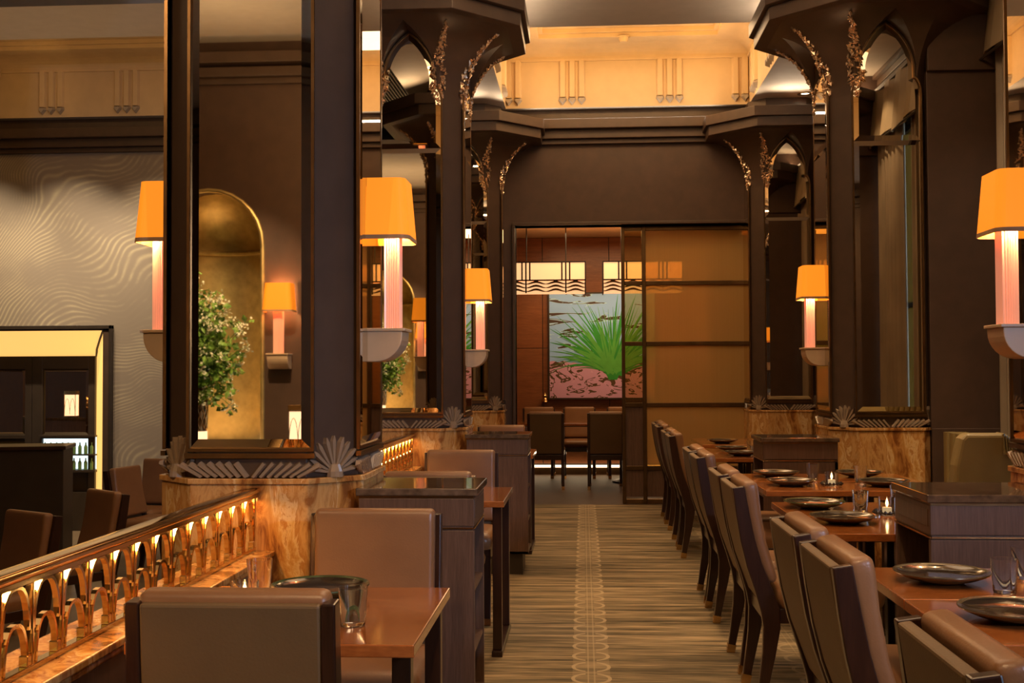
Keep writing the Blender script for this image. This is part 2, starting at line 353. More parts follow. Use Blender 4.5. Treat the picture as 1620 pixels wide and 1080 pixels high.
# left wall with the portal, x left of -4.99, z to 1.89 above the sunken floor at -.33
lw = MB().box(-5.0, -1.55, 11.84, 12.04, -.33, ZS).box(-8.0, -5.0, 11.84, 12.04, 1.89, ZS)
struct(lw.build('wall_left_back', M['paper']))
cornice(-8.0, -1.5, 11.838, 'trim_4')
struct(B(-8.15, -8.0, -1.9, 12.0, -.33, 5.0).build('wall_left', M['brown_wall']))
# right wall with windows between the piers
rw = MB().box(2.85, 3.0, -1.2, 12.0, 0, .35).box(2.85, 3.0, -1.2, 12.0, 3.55, 5.0)
for y0, y1 in ((-1.2, -1.1), (.75, 1.0), (3.1, 4.72), (7.5, 8.5), (11.2, 12.0)): rw.box(2.85, 3.0, y0, y1, .35, 3.55)
struct(rw.build('wall_right', M['brown_wall']))
for i, (y0, y1) in enumerate(((-1.1, .75), (1.0, 3.1), (4.72, 7.5), (8.5, 11.2))):
    fr = empty('window_%d' % (i+1), (2.92, y0, .35)); struct(fr); h = 3.2; L = y1-y0
    f = MB()
    for a, b_ in ((0, .05), (L/2-.02, L/2+.02), (L-.05, L)): f.box(-.03, .03, a, b_, 0, h)
    for a, b_ in ((0, .05), (h/2-.02, h/2+.02), (h-.05, h)): f.box(-.03, .03, 0, L, a, b_)
    f.build('frame', M['brown_dark'], fr)
    for a, b_ in ((.05, L/2-.02), (L/2+.02, L-.05)):
        for c_, d_ in ((.05, h/2-.02), (h/2+.02, h-.05)): B(-.004, .004, a, b_, c_, d_).build('pane', M['glass_pane'] if 'glass_pane' in M else thin_glass('window_glass', (1, 1, 1), .08), fr)
mb = MB()
for (d, z0, z1) in ((.05, 3.95, 4.0), (.12, 4.0, 4.06), (.16, 4.06, 4.10)): mb.box(2.85-d, 2.86, -1.2, 11.84, z0, z1)
struct(mb.build('trim_5', M['brown'], bevel=.005))
# wall piers joining the right columns to the window wall
for i, yc in enumerate((4.35, 8.07)):
    struct(MB().box(2.30, 2.86, yc-.352, yc+.352, 0, 4.1).box(2.30, 2.86, yc-.372, yc+.372, 0, .98).box(2.30, 2.86, yc-.385, yc+.385, 3.36, 4.1).build('wall_right_pier_%d' % (i+1), M['brown_wall'], bevel=.004))
# wall behind the camera, with an arched niche (opening x -3.13..-2.22)
nx0, nx1, nz0, nzs = -3.53, -2.62, .72, 2.42; ncx = (nx0+nx1)/2; nr = (nx1-nx0)/2
up = [(-8.0, nz0), (nx0, nz0), (nx0, nzs)] + [(ncx-nr*math.cos(PI*i/14), nzs+nr*math.sin(PI*i/14)) for i in range(1, 14)] + [(nx1, nzs), (nx1, nz0), (2.95, nz0), (2.95, 5.0), (-8.0, 5.0)]
struct(MB().prism(up, 'y', -1.4, -1.2).box(-8.0, 2.95, -1.4, -1.2, -.35, nz0).build('wall_front', M['brown_wall']))
nb = MB().lathe([(nr+.01, nz0), (nr+.01, nzs)] + [((nr+.01)*math.cos(PI/2*i/8), nzs+(nr+.01)*math.sin(PI/2*i/8)) for i in range(1, 9)], 24, (ncx, -1.39, 0), PI, 2*PI)
struct(nb.build('wall_niche', M['gold_leaf'], smooth=True))
struct(MB().tube([(ncx-(nr-.01)*math.cos(PI*i/16), -1.39-(nr-.01)*math.sin(PI*i/16), nzs) for i in range(17)], .022, 8).build('trim_11', M['gold_leaf'], smooth=True))
rim = MB()
pp = [(nx0, nz0), (nx0, nzs)] + [(ncx-nr*math.cos(PI*i/14), nzs+nr*math.sin(PI*i/14)) for i in range(1, 14)] + [(nx1, nzs), (nx1, nz0)]
rim.tube([(x, -1.195, z) for x, z in pp], .018, 8); struct(rim.build('trim_6', M['gold_leaf'], smooth=True))
struct(MB().box(-2.0, -1.94, -1.2, -1.17, .9, 3.6).box(-.9, -.84, -1.2, -1.17, .9, 3.6).box(-2.0, -.84, -1.2, -1.17, 3.6, 3.66).build('trim_7', M['brown'], bevel=.005))
mb = MB()
for (d, z0, z1) in ((.05, 3.74, 3.79), (.10, 3.79, 3.87), (.16, 3.89, 3.98)): mb.box(-8, 2.85, -1.2, -1.2+d, z0, z1)
struct(mb.build('trim_8', M['brown'], bevel=.005))
# ceilings: a soffit at 4.10 with trays between the cross beams
def tray(name, x0, x1, y0, y1, groups_x, groups_y):
    root = empty(name, (0, 0, 0)); struct(root)
    zt = 4.60
    MB().box(x0-.12, x0+.002, y0-.12, y1+.12, ZS+.002, zt).box(x1-.002, x1+.12, y0-.12, y1+.12, ZS+.002, zt).box(x0, x1, y0-.12, y0+.002, ZS+.002, zt).box(x0, x1, y1-.002, y1+.12, ZS+.002, zt).build('frieze', M['plaster'], root)
    rs = []
    for k in range(7):
        t = PI/2*k/6; d = .20*(1-math.cos(t)); z = zt+.12*math.sin(t)
        rs.append([(x0+d, y0+d, z), (x1-d, y0+d, z), (x1-d, y1-d, z), (x0+d, y1-d, z)])
    for d, z in ((.36, 4.72), (.36, 4.76), (.40, 4.76), (.40, 4.80), (.60, 4.80), (.60, 4.86)):
        rs.append([(x0+d, y0+d, z), (x1-d, y0+d, z), (x1-d, y1-d, z), (x0+d, y1-d, z)])
    MB().rings(rs, cap=False).build('cove', M['plaster'], root)
    MB().box(x0+.5, x1-.5, y0+.5, y1-.5, 4.86, 4.90).build('tray_panel', M['soffit'], root)
    led = MB()
    led.box(x0+.62, x1-.62, y1-.645, y1-.62, 4.82, 4.84).box(x0+.62, x1-.62, y0+.62, y0+.645, 4.82, 4.84)
    led.build('cove_lamp', M['tray_light'], root)
    mo = MB().box(x0, x1, y1-.02, y1, zt-.02, zt+.004).box(x0, x1, y0, y0+.02, zt-.02, zt+.004).box(x0, x0+.02, y0, y1, zt-.02, zt+.004).box(x1-.02, x1, y0, y1, zt-.02, zt+.004)
    mo.build('moulding', M['plaster'], root)
    def bars(cx, cy_, ux, uy, nx, ny):
        for k in (-1, 0, 1):
            px, py = cx+ux*k*.098, cy_+uy*k*.098; r_ = .04
            prof = [(-r_, 4.205), (-r_, 4.575), (-r_*.7, 4.588), (r_*.7, 4.588), (r_, 4.575), (r_, 4.205)]
            vs_ = []
            for d in (0, .035):
                vs_ += [(px+ux*a*(1 if d == 0 else .62)+nx*d, py+uy*a*(1 if d == 0 else .62)+ny*d, z) for a, z in prof]
            n = 6; fs = [[i, (i+1) % n, n+(i+1) % n, n+i] for i in range(n)] + [list(range(n, 2*n))]
            MB().add(vs_, fs).build('flute', M['plaster'], root, bevel=.004)
            tip = [(0, 4.125), (-.045, 4.18), (-.04, 4.205), (-.015, 4.21), (0, 4.2), (.015, 4.21), (.04, 4.205), (.045, 4.18)]
            vs_ = []
            for d, q in ((0, 1), (.045, .6)):
                vs_ += [(px+ux*a*q+nx*d, py+uy*a*q+ny*d, 4.17+(z-4.17)*q) for a, z in tip]
            n = 8; fs = [[i, (i+1) % n, n+(i+1) % n, n+i] for i in range(n)] + [list(range(n, 2*n))]
            MB().add(vs_, fs).build('flute_tip', M['tip'], root)
    for gx in groups_x: bars(gx, y1, 1, 0, 0, -1); 
    for gy in groups_y:
        bars(x0, gy, 0, 1, 1, 0); bars(x1, gy, 0, 1, -1, 0)
    return root
tray('ceiling_tray_1', -.79, 1.71, 8.95, 11.70, (-.76+.0, -.1, .9, 1.67), (9.35, 10.3, 11.25))
tray('ceiling_tray_2', -.79, 1.71, 1.75, 7.20, (-.1, .9), (3.2, 4.4, 5.6, 6.8))
tray('ceiling_tray_3', -6.9, -1.75, 8.95, 11.70, (-6.6, -5.63, -4.81, -3.9, -3.0), (9.6, 10.9))
sf = MB()
for a in ((-1.75, -.79, -1.4, 12.04), (1.71, 2.95, -1.4, 12.04), (-.79, 1.71, -1.4, 1.75), (-.79, 1.71, 7.20, 8.95), (-.79, 1.71, 11.70, 12.04),
          (-8.0, -6.9, -1.4, 12.04), (-6.9, -1.75, 8.15, 8.95), (-6.9, -1.75, 11.70, 12.04), (-6.9, -1.75, -1.4, 2.0)): sf.box(a[0], a[1], a[2], a[3], ZS, ZS+.06)
struct(sf.build('ceiling', M['soffit']))
struct(B(-8.1, 3.0, -1.4, 12.1, 5.0, 5.1).build('ceiling', M['brown_dark']))
# black mesh panel with round openings over the left room's near bay
mg = MB()
for i in range(150): x = -6.9+5.15*i/149; mg.box(x, x+.012, 2.0, 8.15, 4.30, 4.312)
for i in range(180): y = 2.0+6.15*i/179; mg.box(-6.9, -1.75, y, y+.012, 4.312, 4.324)
g = mg.build('ceiling_mesh', M['dark_metal']); tag(struct(g))
for i, (x, y) in enumerate(((-4.85, 7.75), (-4.35, 7.75), (-3.35, 7.75))):
    struct(MB().lathe([(.20, 4.24), (.21, 4.26), (.21, 4.40), (.19, 4.40), (.19, 4.25), (.20, 4.24)], 28, (x, y, 0)).build('ceiling_ring_%d' % (i+1), M['brass_dark'], smooth=True))
for l, t, e in DOWN:
    o = MB().lathe([(.062, -.001), (.075, -.004), (.075, -.010), (.045, -.012), (.040, 0.0)], 20).build('downlight', M['brass'], smooth=True, loc=(l[0], l[1], l[2]+.01))
    tag(o, None, 'downlight', 'ceiling downlights')
    d_ = MB().lathe([(0, -.003), (.042, -.003)], 16).build('lamp_lens', M['bulb'], o)
dl = [o for o in ALL() if o.name.startswith('downlight')]
dn = ['small round downlight in the near ceiling tray, over the left tables', 'small round downlight in the soffit behind the camera on the left', 'small round downlight in the near ceiling tray beside the cross beam',
      'round downlight in the cross beam, farther of the two over the aisle', 'round downlight in the cross beam, nearer of the two over the aisle', 'round downlight over the aisle behind the camera',
      'round downlight over the second pair of right tables', 'round downlight over the third pair of right tables', 'round downlight over the nearest right tables',
      'small lit downlight in the grey soffit beside the far right capital', 'round downlight over the fourth pair of right tables']
for o, t in zip(dl, dn): o['label'] = t
sd = MB().lathe([(0, -.055), (.035, -.055), (.045, -.04), (.05, -.012), (.062, -.010), (.062, 0)], 20).build('smoke_detector', M['plaster'], smooth=True, loc=(.42, 11.34, 4.72))
tag(sd, 'round cream smoke detector on the lit ceiling tray', 'smoke detector')
# plaster bracket at the left room's corner
br = MB()
for k, (w_, z0, z1) in enumerate(((.62, 4.52, 4.70), (.50, 4.44, 4.52), (.40, 4.36, 4.44), (.30, 4.24, 4.36), (.22, 4.10, 4.24))): br.box(-6.9, -6.9+w_+.1, 11.70-w_*.6, 11.70, z0, z1)
tag(struct(br.build('trim_9', M['plaster'], bevel=.02)))
# ================================================================ COLUMNS
H, CH = .355, .155
ARC = []          # mirror outline in (x, z)
aw, z0m, zsp, zsh, zap = .22, 1.09, 3.20, 3.36, 3.69
half = [(aw, z0m), (aw, zsp)] + [(aw-.045*(1-math.cos(PI/2*i/4)), zsp+.12*math.sin(PI/2*i/4)) for i in range(1, 5)] + [(.176, 3.36)]
half += [(math.sqrt(max(0, .3976**2-(.33*i/9)**2))-.2216 if i < 9 else 0.0, 3.36+.33*i/9) for i in range(1, 10)]
ARC = half + [(-x, z) for x, z in reversed(half[:-1])]
def mirror_panes():
    zs = 2.90
    lower = [(-aw, z0m), (aw, z0m), (aw, zs), (-aw, zs)]
    upper = [p for p in ARC if p[1] > zs]; upper = [(aw, zs)] + upper + [(-aw, zs)]
    out = []
    for poly in (lower, upper):
        n = len(poly); q = inset(poly, .034)
        vs_ = [(x, 0, z) for x, z in poly]+[(x, -.004, z) for x, z in poly]+[(x, -.013, z) for x, z in q]
        fs = [[i, (i+1) % n, n+(i+1) % n, n+i] for i in range(n)]+[[n+i, n+(i+1) % n, 2*n+(i+1) % n, 2*n+i] for i in range(n)]+[[2*n+i for i in range(n)]]
        out.append((vs_, fs))
    return out
def flare_off(t): return .42*(1-math.cos(t)), 3.22+.53*math.sin(t)
def build_capital():
    rs = []
    for k in range(13):
        t = PI/2*k/12*.97; o, z = flare_off(t); rs.append([(x, y, z) for x, y in octo(H+o, CH+.63*o)])
    cap = MB().rings([[(x, y, 3.18) for x, y in octo(H-.002, CH)]]+rs).build('capital', M['brown'])
    # cut a pointed arch through each flared face
    outer = inset(ARC, -.018); outer = [(x, z) for x, z in outer if True]
    cm = MB().prism(outer, 'y', -1.2, -H+.004)
    cut = cm.build('cutter', M['brown'])
    for r in range(4):
        cut.rotation_euler = (0, 0, PI/2*r); bpy.context.view_layer.update()
        md = cap.modifiers.new('b', 'BOOLEAN'); md.operation = 'DIFFERENCE'; md.object = cut; md.solver = 'EXACT'
        dg = bpy.context.evaluated_depsgraph_get(); me = bpy.data.meshes.new_from_object(cap.evaluated_get(dg))
        cap.modifiers.clear(); cap.data = me
    bpy.data.objects.remove(cut)
    cap.data.polygons.foreach_set('use_smooth', [True]*len(cap.data.polygons))
    cap.data.set_sharp_from_angle(angle=math.radians(28))
    return cap
def build_ornament(side, seed):
    rnd = random.Random(seed); mb = MB()
    for k in range(170):
        s_ = (k+.5)/170; s_ = s_**1.1
        z = 3.20+.50*s_
        if z < 3.22: o = 0
        else:
            sn = min(.985, (z-3.22)/.53); o = .42*(1-math.sqrt(1-sn*sn))
        if s_ < .42: wd = .012+.052*math.sin(PI/2*s_/.42)
        else: wd = .062*(1-(s_-.42)/.58)**1.1+.004
        ex = (H+o)-(CH+.63*o); ey = -(H+o)
        u = rnd.uniform(-1, 1)*wd
        if .3 < s_ < .46 and abs(u) < .018: continue
        # across the edge: negative u on the face, positive u round the chamfer
        px, py = (ex+u, ey) if u < 0 else (ex+u*.72, ey+u*.72)
        c = Vector((px, py-.010, z)); L = rnd.uniform(.013, .026); a = rnd.uniform(0, PI)
        d1 = Vector((math.cos(a), 0, math.sin(a)))*L; d2 = Vector((-math.sin(a), -.1, math.cos(a)))*L*.45; up_ = Vector((0, -1, rnd.uniform(-.5, .5))).normalized()*L*rnd.uniform(.5, .9)
        vs_ = [c+d1, c+d2, c-d1, c-d2, c+up_, c-up_*.8]
        if side < 0: vs_ = [Vector((-v.x, v.y, v.z)) for v in vs_]
        mb.add(vs_, [[0, 1, 4], [1, 2, 4], [2, 3, 4], [3, 0, 4], [1, 0, 5], [2, 1, 5], [3, 2, 5], [0, 3, 5]])
    return mb
def build_shell():
    """fan of pressed crystal ribs standing on the plinth's corner"""
    mb = MB()
    for k in range(11):
        a = math.radians(-78+156*k/10); L = .135*(.70+.30*math.cos(a)); w_ = .009
        d = Vector((math.sin(a), 0, math.cos(a))); n_ = Vector((math.cos(a), 0, -math.sin(a)))
        y0 = -.010 if k % 2 else -.016
        b0 = Vector((0, 0, .012)); t0 = b0+d*L
        vs_ = []
        for P_, ww in ((b0+d*.012, .004), (t0-d*.02, w_*1.25), (t0, w_*.3)):
            vs_ += [P_-n_*ww+Vector((0, .006, 0)), P_+n_*ww+Vector((0, .006, 0)), P_+n_*ww*.6+Vector((0, y0, 0)), P_-n_*ww*.6+Vector((0, y0, 0))]
        fs = []
        for q in range(2): fs += [[q*4+i, q*4+(i+1) % 4, q*4+4+(i+1) % 4, q*4+4+i] for i in range(4)]
        fs += [[3, 2, 1, 0], [8, 9, 10, 11]]; mb.add(vs_, fs)
    mb.lathe([(0, .05), (.02, .045), (.030, .02), (.032, 0), (0, 0)], 12, (0, -.012, 0))
    return mb
def build_fan():
    """row of slanting crystal bars between two shells"""
    bars_ = []
    for s_ in (-1, 1):
        for k in range(7):
            x = s_*(.012+.027*k); a = s_*math.radians(38+3.5*k); L = .066+.004*k
            bars_.append((x*1.0, a, L))
    return bars_
def column(loc, label, aisle, group='mirrored pillars'):
    r = empty('column', loc, 0, label, 'pillar', group)
    MB().prism(octo(H+.022, CH+.01), 'z', 0, .965).build('plinth', M['onyx'], r, bevel=.004)
    MB().prism(octo(H+.030, CH+.012), 'z', .965, .985).build('plinth_cap', M['onyx'], r, bevel=.003)
    MB().prism(octo(H, CH), 'z', .985, ZS).build('shaft', M['brown'], r, bevel=.003)
    return r
def column_full(loc, label):
    r = column(loc, label, 1)
    cap = build_capital(); cap.parent = r
    mb = MB()
    for h_, z0, z1 in ((.768, 3.735, 3.828), (.80, 3.828, 3.925)):
        mb.prism(octo(h_, .42), 'z', z0, z1)
    mb.build('cornice', M['brown'], r, bevel=.004)
    panes = mirror_panes()
    sh = build_shell(); fan = build_fan(); ol = build_ornament(-1, 3); orr = build_ornament(1, 5)
    protos = {}
    for q in range(4):
        for nm, key, mk in (('mirror_pane', 0, None), ('mirror_pane', 1, None)):
            if (nm, key) not in protos:
                o = MB().add(*panes[key]).build(nm, M['mirror'], r); protos[(nm, key)] = o.data
            else:
                o = bpy.data.objects.new(nm, protos[(nm, key)]); C.objects.link(o); o.parent = r
            a = PI/2*q; o.rotation_euler = (0, 0, a); v = Matrix.Rotation(a, 3, 'Z') @ Vector((0, -H-.0015, 0)); o.location = v
        # frame strip
        if 'fr' not in protos:
            n = len(ARC); out = inset(ARC, -.011)
            vs_ = [(x, 0, z) for x, z in out]+[(x, -.013, z) for x, z in out]+[(x, -.013, z) for x, z in ARC]+[(x, 0, z) for x, z in ARC]
            fs = [[k*n+i, k*n+(i+1) % n, ((k+1) % 4)*n+(i+1) % n, ((k+1) % 4)*n+i] for k in range(4) for i in range(n)]
            o = MB().add(vs_, fs).box(-.235, .235, -.018, 0, z0m-.034, z0m-.016).build('mirror_frame', M['brass_dark'], r); protos['fr'] = o.data
        else:
            o = bpy.data.objects.new('mirror_frame', protos['fr']); C.objects.link(o); o.parent = r
        a = PI/2*q; o.rotation_euler = (0, 0, a); o.location = Matrix.Rotation(a, 3, 'Z') @ Vector((0, -H-.0005, 0))
        for key, mbx in (('ol', ol), ('or', orr)):
            if key not in protos: o = mbx.build('ornament', M['orna'], r); protos[key] = o.data
            else: o = bpy.data.objects.new('ornament', protos[key]); C.objects.link(o); o.parent = r
            o.rotation_euler = (0, 0, a)
        # crystal shell on the corner
        if 'sh' not in protos: o = sh.build('crystal_shell', M['crystal'], r, smooth=False); protos['sh'] = o.data
        else: o = bpy.data.objects.new('crystal_shell', protos['sh']); C.objects.link(o); o.parent = r
        aa = a+PI/4; o.rotation_euler = (0, 0, aa); dd = (2*H-CH)/math.sqrt(2)
        o.location = Matrix.Rotation(aa, 3, 'Z') @ Vector((0, -dd-.004, .985))
        for k, (x, ang, L) in enumerate(fan):
            key = ('bar', k)
            if key not in protos:
                d = Vector((math.sin(ang), 0, math.cos(ang))); n_ = Vector((math.cos(ang), 0, -math.sin(ang))); b0 = Vector((x*1.0, 0, 0)); t0 = b0+d*L; ww = .0115
                vs_ = [p+e*n_*ww+Vector((0, yy, 0)) for p in (b0, t0) for e, yy in ((-1, 0), (1, 0), (.5, -.016), (-.5, -.016))]
                vs_ = [Vector((v.x, v.y, max(0, v.z))) for v in vs_]
                o = MB().add(vs_, [[0, 1, 2, 3], [7, 6, 5, 4], [0, 4, 5, 1], [1, 5, 6, 2], [2, 6, 7, 3], [3, 7, 4, 0]]).build('crystal_bar', M['crystal'], r); protos[key] = o.data
            else: o = bpy.data.objects.new('crystal_bar', protos[key]); C.objects.link(o); o.parent = r
            o.rotation_euler = (0, 0, a); o.location = Matrix.Rotation(a, 3, 'Z') @ Vector((0, -H-.002, .986))
    return r
XL, XR = -1.185, 2.035
cols = column_full((XL, 4.35, 0), 'nearest left mirrored pillar, brown with a honey onyx plinth at the railing end')
dup(cols, (XL, 8.07, 0), 0, 'middle left mirrored pillar with pointed arch mirror and flared capital')
dup(cols, (XL, 11.80, 0), 0, 'far left mirrored pillar standing against the back wall by the doorway')
dup(cols, (XR, 4.35, 0), 0, 'nearest right mirrored pillar at the right edge of the picture')
dup(cols, (XR, 8.07, 0), 0, 'middle right mirrored pillar whose mirror shows the curtains')
dup(cols, (XR, 11.80, 0), 0, 'far right mirrored pillar standing against the back wall right of the sliding screens')
bpy.context.view_layer.update()
for o in ALL():                                # the middle left pillar's front glass sits a hair out of square
    if o.name.startswith('mirror_pane') and o.parent and abs(o.parent.location.x-XL) < .01 and abs(o.parent.location.y-8.07) < .01 and abs(o.rotation_euler.z) < .01:
        o.rotation_euler.z = -.0075
for o in ALL():
    if o.name.startswith('ornament') and o.parent and o.parent.location.x > 0:
        bb = [o.matrix_world @ Vector(c) for c in o.bound_box]
        if sum(v.x for v in bb)/8 > 2.08: bpy.data.objects.remove(o)
# ================================================================ SCONCES
def make_sconce():
    r = empty('wall_sconce', (0, 0, 0), 0, 'x', 'wall lamp', 'amber shaded wall lamps')
    # corbel: quarter round section from the wall (+x outward)
    prof = [(0, 0), (0, .115), (.135, .115), (.135, .10)] + [(.035+.10*math.cos(PI/2*i/8), .10-.10*math.sin(PI/2*i/8)) for i in range(1, 9)]
    MB().prism(prof, 'y', -.085, .085).build('corbel', M['alab'], r, bevel=.003)
    B(-.0, .145, -.092, .092, .115, .127).build('corbel_cap', M['alab'], r, bevel=.002)
    mb = MB(); cx = .088
    pts = []
    for k in range(48):
        a = 2*PI*k/48; rx, ry = .032, .040
        # squarish ribbed section
        ca, sa = math.cos(a), math.sin(a); sq = 1/max(abs(ca), abs(sa))**.75
        rib = 1-.14*(k % 2); pts.append((cx+rx*ca*sq*rib, ry*sa*sq*rib))
    mb.prism(pts, 'z', .127, .60); mb.build('lamp_column', M['pink'], r)
    top, bot = rrect(.004, .148, -.105, .105, .03), rrect(.004, .166, -.125, .125, .035)
    c0, c1 = (1, 1, 0, 0), (1, 1, 0, 0)
    top = rrect(.004, .148, -.105, .105, .035, 6, c0); bot = rrect(.004, .166, -.125, .125, .04, 6, c1)
    top = top[-1:]+top[:-1]; bot = bot[-1:]+bot[:-1]
    ti, bi = inset(top, .004), inset(bot, .004)
    z1, z0 = .696, .463
    mb = MB(); mb.rings([[(x, y, z0) for x, y in bot], [(x, y, z1) for x, y in top], [(x, y, z1) for x, y in ti], [(x, y, z0) for x, y in bi], [(x, y, z0) for x, y in bot]], cap=False, closed=False)
    mb.build('shade', M['shade'], r)
    o1 = inset(bot, -.0012); o2 = [(a[0]*.93+b_[0]*.07, a[1]*.93+b_[1]*.07) for a, b_ in zip(inset(bot, -.0012), inset(top, -.0012))]
    MB().rings([[(x, y, z0-.001) for x, y in o1], [(x, y, z0+.015) for x, y in o2], [(x, y, z0+.015) for x, y in bi], [(x, y, z0-.001) for x, y in bi], [(x, y, z0-.001) for x, y in o1]], cap=False, closed=False).build('shade_trim', M['trim'], r)
    for s_ in (-1, 1): MB().lathe([(0, .0), (.010, .004), (.014, .02), (.010, .036), (0, .04)], 12, (.088, s_*.068, .53)).build('bulb', M['bulb'], r, smooth=True)
    MB().tube([(.088, -.075, .525), (.088, .075, .525)], .004, 6).build('lamp_holder', M['brass'], r)
    return r
sc = make_sconce()
SC = [(XL+H+.011, 4.35, 0, 'amber shaded wall lamp on the aisle side of the nearest left pillar'),
      (XL+H+.011, 8.07, 0, 'amber shaded wall lamp on the aisle side of the middle left pillar'),
      (XL-H-.011, 4.35, PI, 'amber shaded wall lamp half hidden on the far left side of the nearest left pillar'),
      (XL-H-.011, 8.07, PI, 'amber shaded wall lamp on the far side of the middle left pillar, seen in mirrors'),
      (XR-H-.011, 4.35, PI, 'amber shaded wall lamp at the right edge of the picture'),
      (XR-H-.011, 8.07, PI, 'amber shaded wall lamp on the aisle side of the middle right pillar'),
      (-2.46, -1.19, PI/2, 'amber shaded wall lamp beside the gold niche, seen in the mirror'),
      (-3.69, -1.19, PI/2, 'amber shaded wall lamp on the far side of the gold niche, seen in the mirror')]
for i, (x, y, a, lb) in enumerate(SC):
    o = sc if i == 0 else copy_tree(sc)
    o.location = (x, y, 1.40); o.rotation_euler = (0, 0, a); o['label'] = lb
    for s_ in (-1, 1):
        v = Matrix.Rotation(a, 3, 'Z') @ Vector((.100, s_*.078, .505)); point((x+v.x, y+v.y, 1.40+v.z), 4.5, WARM, .010)
    v = Matrix.Rotation(a, 3, 'Z') @ Vector((.070, 0, .655)); point((x+v.x, y+v.y, 1.40+v.z), 5.0, WARM, .010)
# ================================================================ CHAIRS
def make_chair(k_=1.0):
    r = empty('dining_chair', (0, 0, 0), 0, 'x', 'chair')
    rk = lambda L_: [((-.200+(y+.200)*k_ if z > .41 else y), z) for y, z in L_]
    bp = [(-.242, 0), (-.224, .10), (-.203, .22), (-.190, .33), (-.196, .40), (-.222, .48), (-.258, .58), (-.283, .68), (-.301, .78), (-.318, .893)]
    bp = rk(bp)
    for s_ in (-1, 1):
        x0, x1 = sorted((s_*.186, s_*.216))
        lg = MB().ribbon(bp, [.016, .020, .026, .034, .038, .034, .031, .029, .027, .024], x0, x1).build('rear_leg', M['darkwood'], r, bevel=.004)
        MB().ribbon([(-.242, -.0005), (-.235, .04)], [.019, .0205], x0-.0015, x1+.0015).build('leg_tip', M['brass'], lg)
        x0, x1 = sorted((s_*.170, s_*.208))
        lg = MB().ribbon([(.245, 0), (.222, .12), (.206, .25), (.200, .37)], [.014, .017, .021, .026], x0, x1).build('front_leg', M['darkwood'], r, bevel=.004)
        MB().ribbon([(.246, -.0005), (.238, .035)], [.0155, .0165], x0-.0015, x1+.0015).build('leg_tip', M['brass'], lg)
    MB().box(-.208, .208, .175, .225, .345, .405).box(-.186, .186, -.215, -.175, .345, .405).box(-.206, -.176, -.18, .18, .345, .405).box(.176, .206, -.18, .18, .345, .405).build('seat_frame', M['darkwood'], r, bevel=.004)
    seat = MB(); rs = []
    for z, d in ((.405, .008), (.425, -.002), (.455, -.006), (.480, .004), (.494, .022), (.500, .06), (.503, .13)):
        rs.append([(x, y, z) for x, y in rrect(-.214+d, .214-d, -.165+d, .262-d, .045, 5)])
    seat.rings(rs).build('seat', M['leather'], r, smooth=True)
    # rear panel
    pc = [(y-.012, z) for y, z in bp[4:]]; pc[0] = (-.212, .42); pc[-1] = (pc[-1][0], .890)
    MB().ribbon(pc, [.014]*len(pc), -.1855, .1855).build('back_panel', M['leather_back'], r, bevel=.006)
    # front cushion with rolled top
    cc = rk([(-.178, .505), (-.200, .56), (-.231, .66), (-.252, .78), (-.266, .872), (-.272, .912)])
    MB().ribbon(cc, [.020, .026, .028, .028, .033, .031], -.198, .198).build('back_cushion', M['leather'], r, bevel=.022, seg=4)
    for p_ in r.children: pass
    return r
chair = make_chair(); chair_b = make_chair(.5)
for o in ALL():
    if o.parent in (chair, chair_b) and o.name.startswith('back_cushion'): o.data.polygons.foreach_set('use_smooth', [True]*len(o.data.polygons))
used_c = []
def place(x, y, rz, label, group):
    src = chair if 'right side' in group or 'sunken' in group else chair_b
    if src not in used_c: o = src; used_c.append(src)
    else: o = copy_tree(src)
    o.location = (x, y, 0); o.rotation_euler = (0, 0, rz); o['label'] = label; o['group'] = group; return o
LX = -.715
# face +Y: chair's back reaches -.335 behind its origin
place(LX-.0, 2.29+.255, 0, 'tan leather chair nearest the camera on the left, its back turned to us', 'chairs at the left tables')
place(LX+.03, 3.72-.235, PI, 'tan leather chair facing us across the nearest left table', 'chairs at the left tables')
place(LX+.01, 5.12+.255, 0, 'tan leather chair whose rolled top shows just above the near service stand', 'chairs at the left tables')
place(LX+.0, 6.62-.235, PI, 'tan leather chair facing us left of the second service stand', 'chairs at the left tables')
place(LX+.01, 9.85-.235, PI, 'tan leather chair whose top shows above the second left service stand', 'chairs at the left tables')
RL = ['bottommost one, only its back top in view', 'first full one at the nearest right table', 'second chair along the nearest right table, one behind the front one',
      'third chair up the right row, its legs splayed on the carpet', 'fourth chair up the right row, paired with the third', 'fifth chair up the right row', 'sixth chair up the right row', 'seventh chair up the right row',
      'eighth chair up the right row', 'ninth chair up the right row', 'last chair of the right row, closest to the sliding screens']
for k, (y, lb) in enumerate(zip((1.98, 2.96, 3.49, 4.86, 5.41, 6.46, 6.99, 8.63, 9.18, 10.12, 10.68), RL)):
    place(.920+.006*k, y, -PI/2, 'tan leather chair, ' + lb, 'chairs along the right side of the aisle')
# far dining room
for x, y, rz, lb in ((-.445, 13.55, 0, 'dark backed chair in the far room, left one with its back to us'), (.255, 13.55, 0, 'right one of the dark backed chairs in the far room'),
                     (-.60, 14.98, PI, 'tan chair in the far room half behind the doorway edge'), (-.06, 14.98, PI, 'tan chair in the far room between the two dark backs'), (.52, 14.98, PI, 'tan chair in the far room facing us beside the screen')):
    place(x, y, rz, lb, 'chairs in the far dining room')
for x, y, rz, lb in ((-3.30, 6.10, 2.6, 'brown chair in the sunken left room nearest the railing'), (-3.40, 7.30, 2.45, 'brown chair in the sunken left room in front of the lit portal edge'),
                     (-3.62, 9.40, -1.75, 'brown chair in the sunken left room seen from its side'), (-3.95, 10.1, PI-.2, 'brown chair in the sunken left room beside the nearest pillar')):
    o = place(x, y, rz, lb, 'chairs in the sunken left room'); o.location.z = -.33
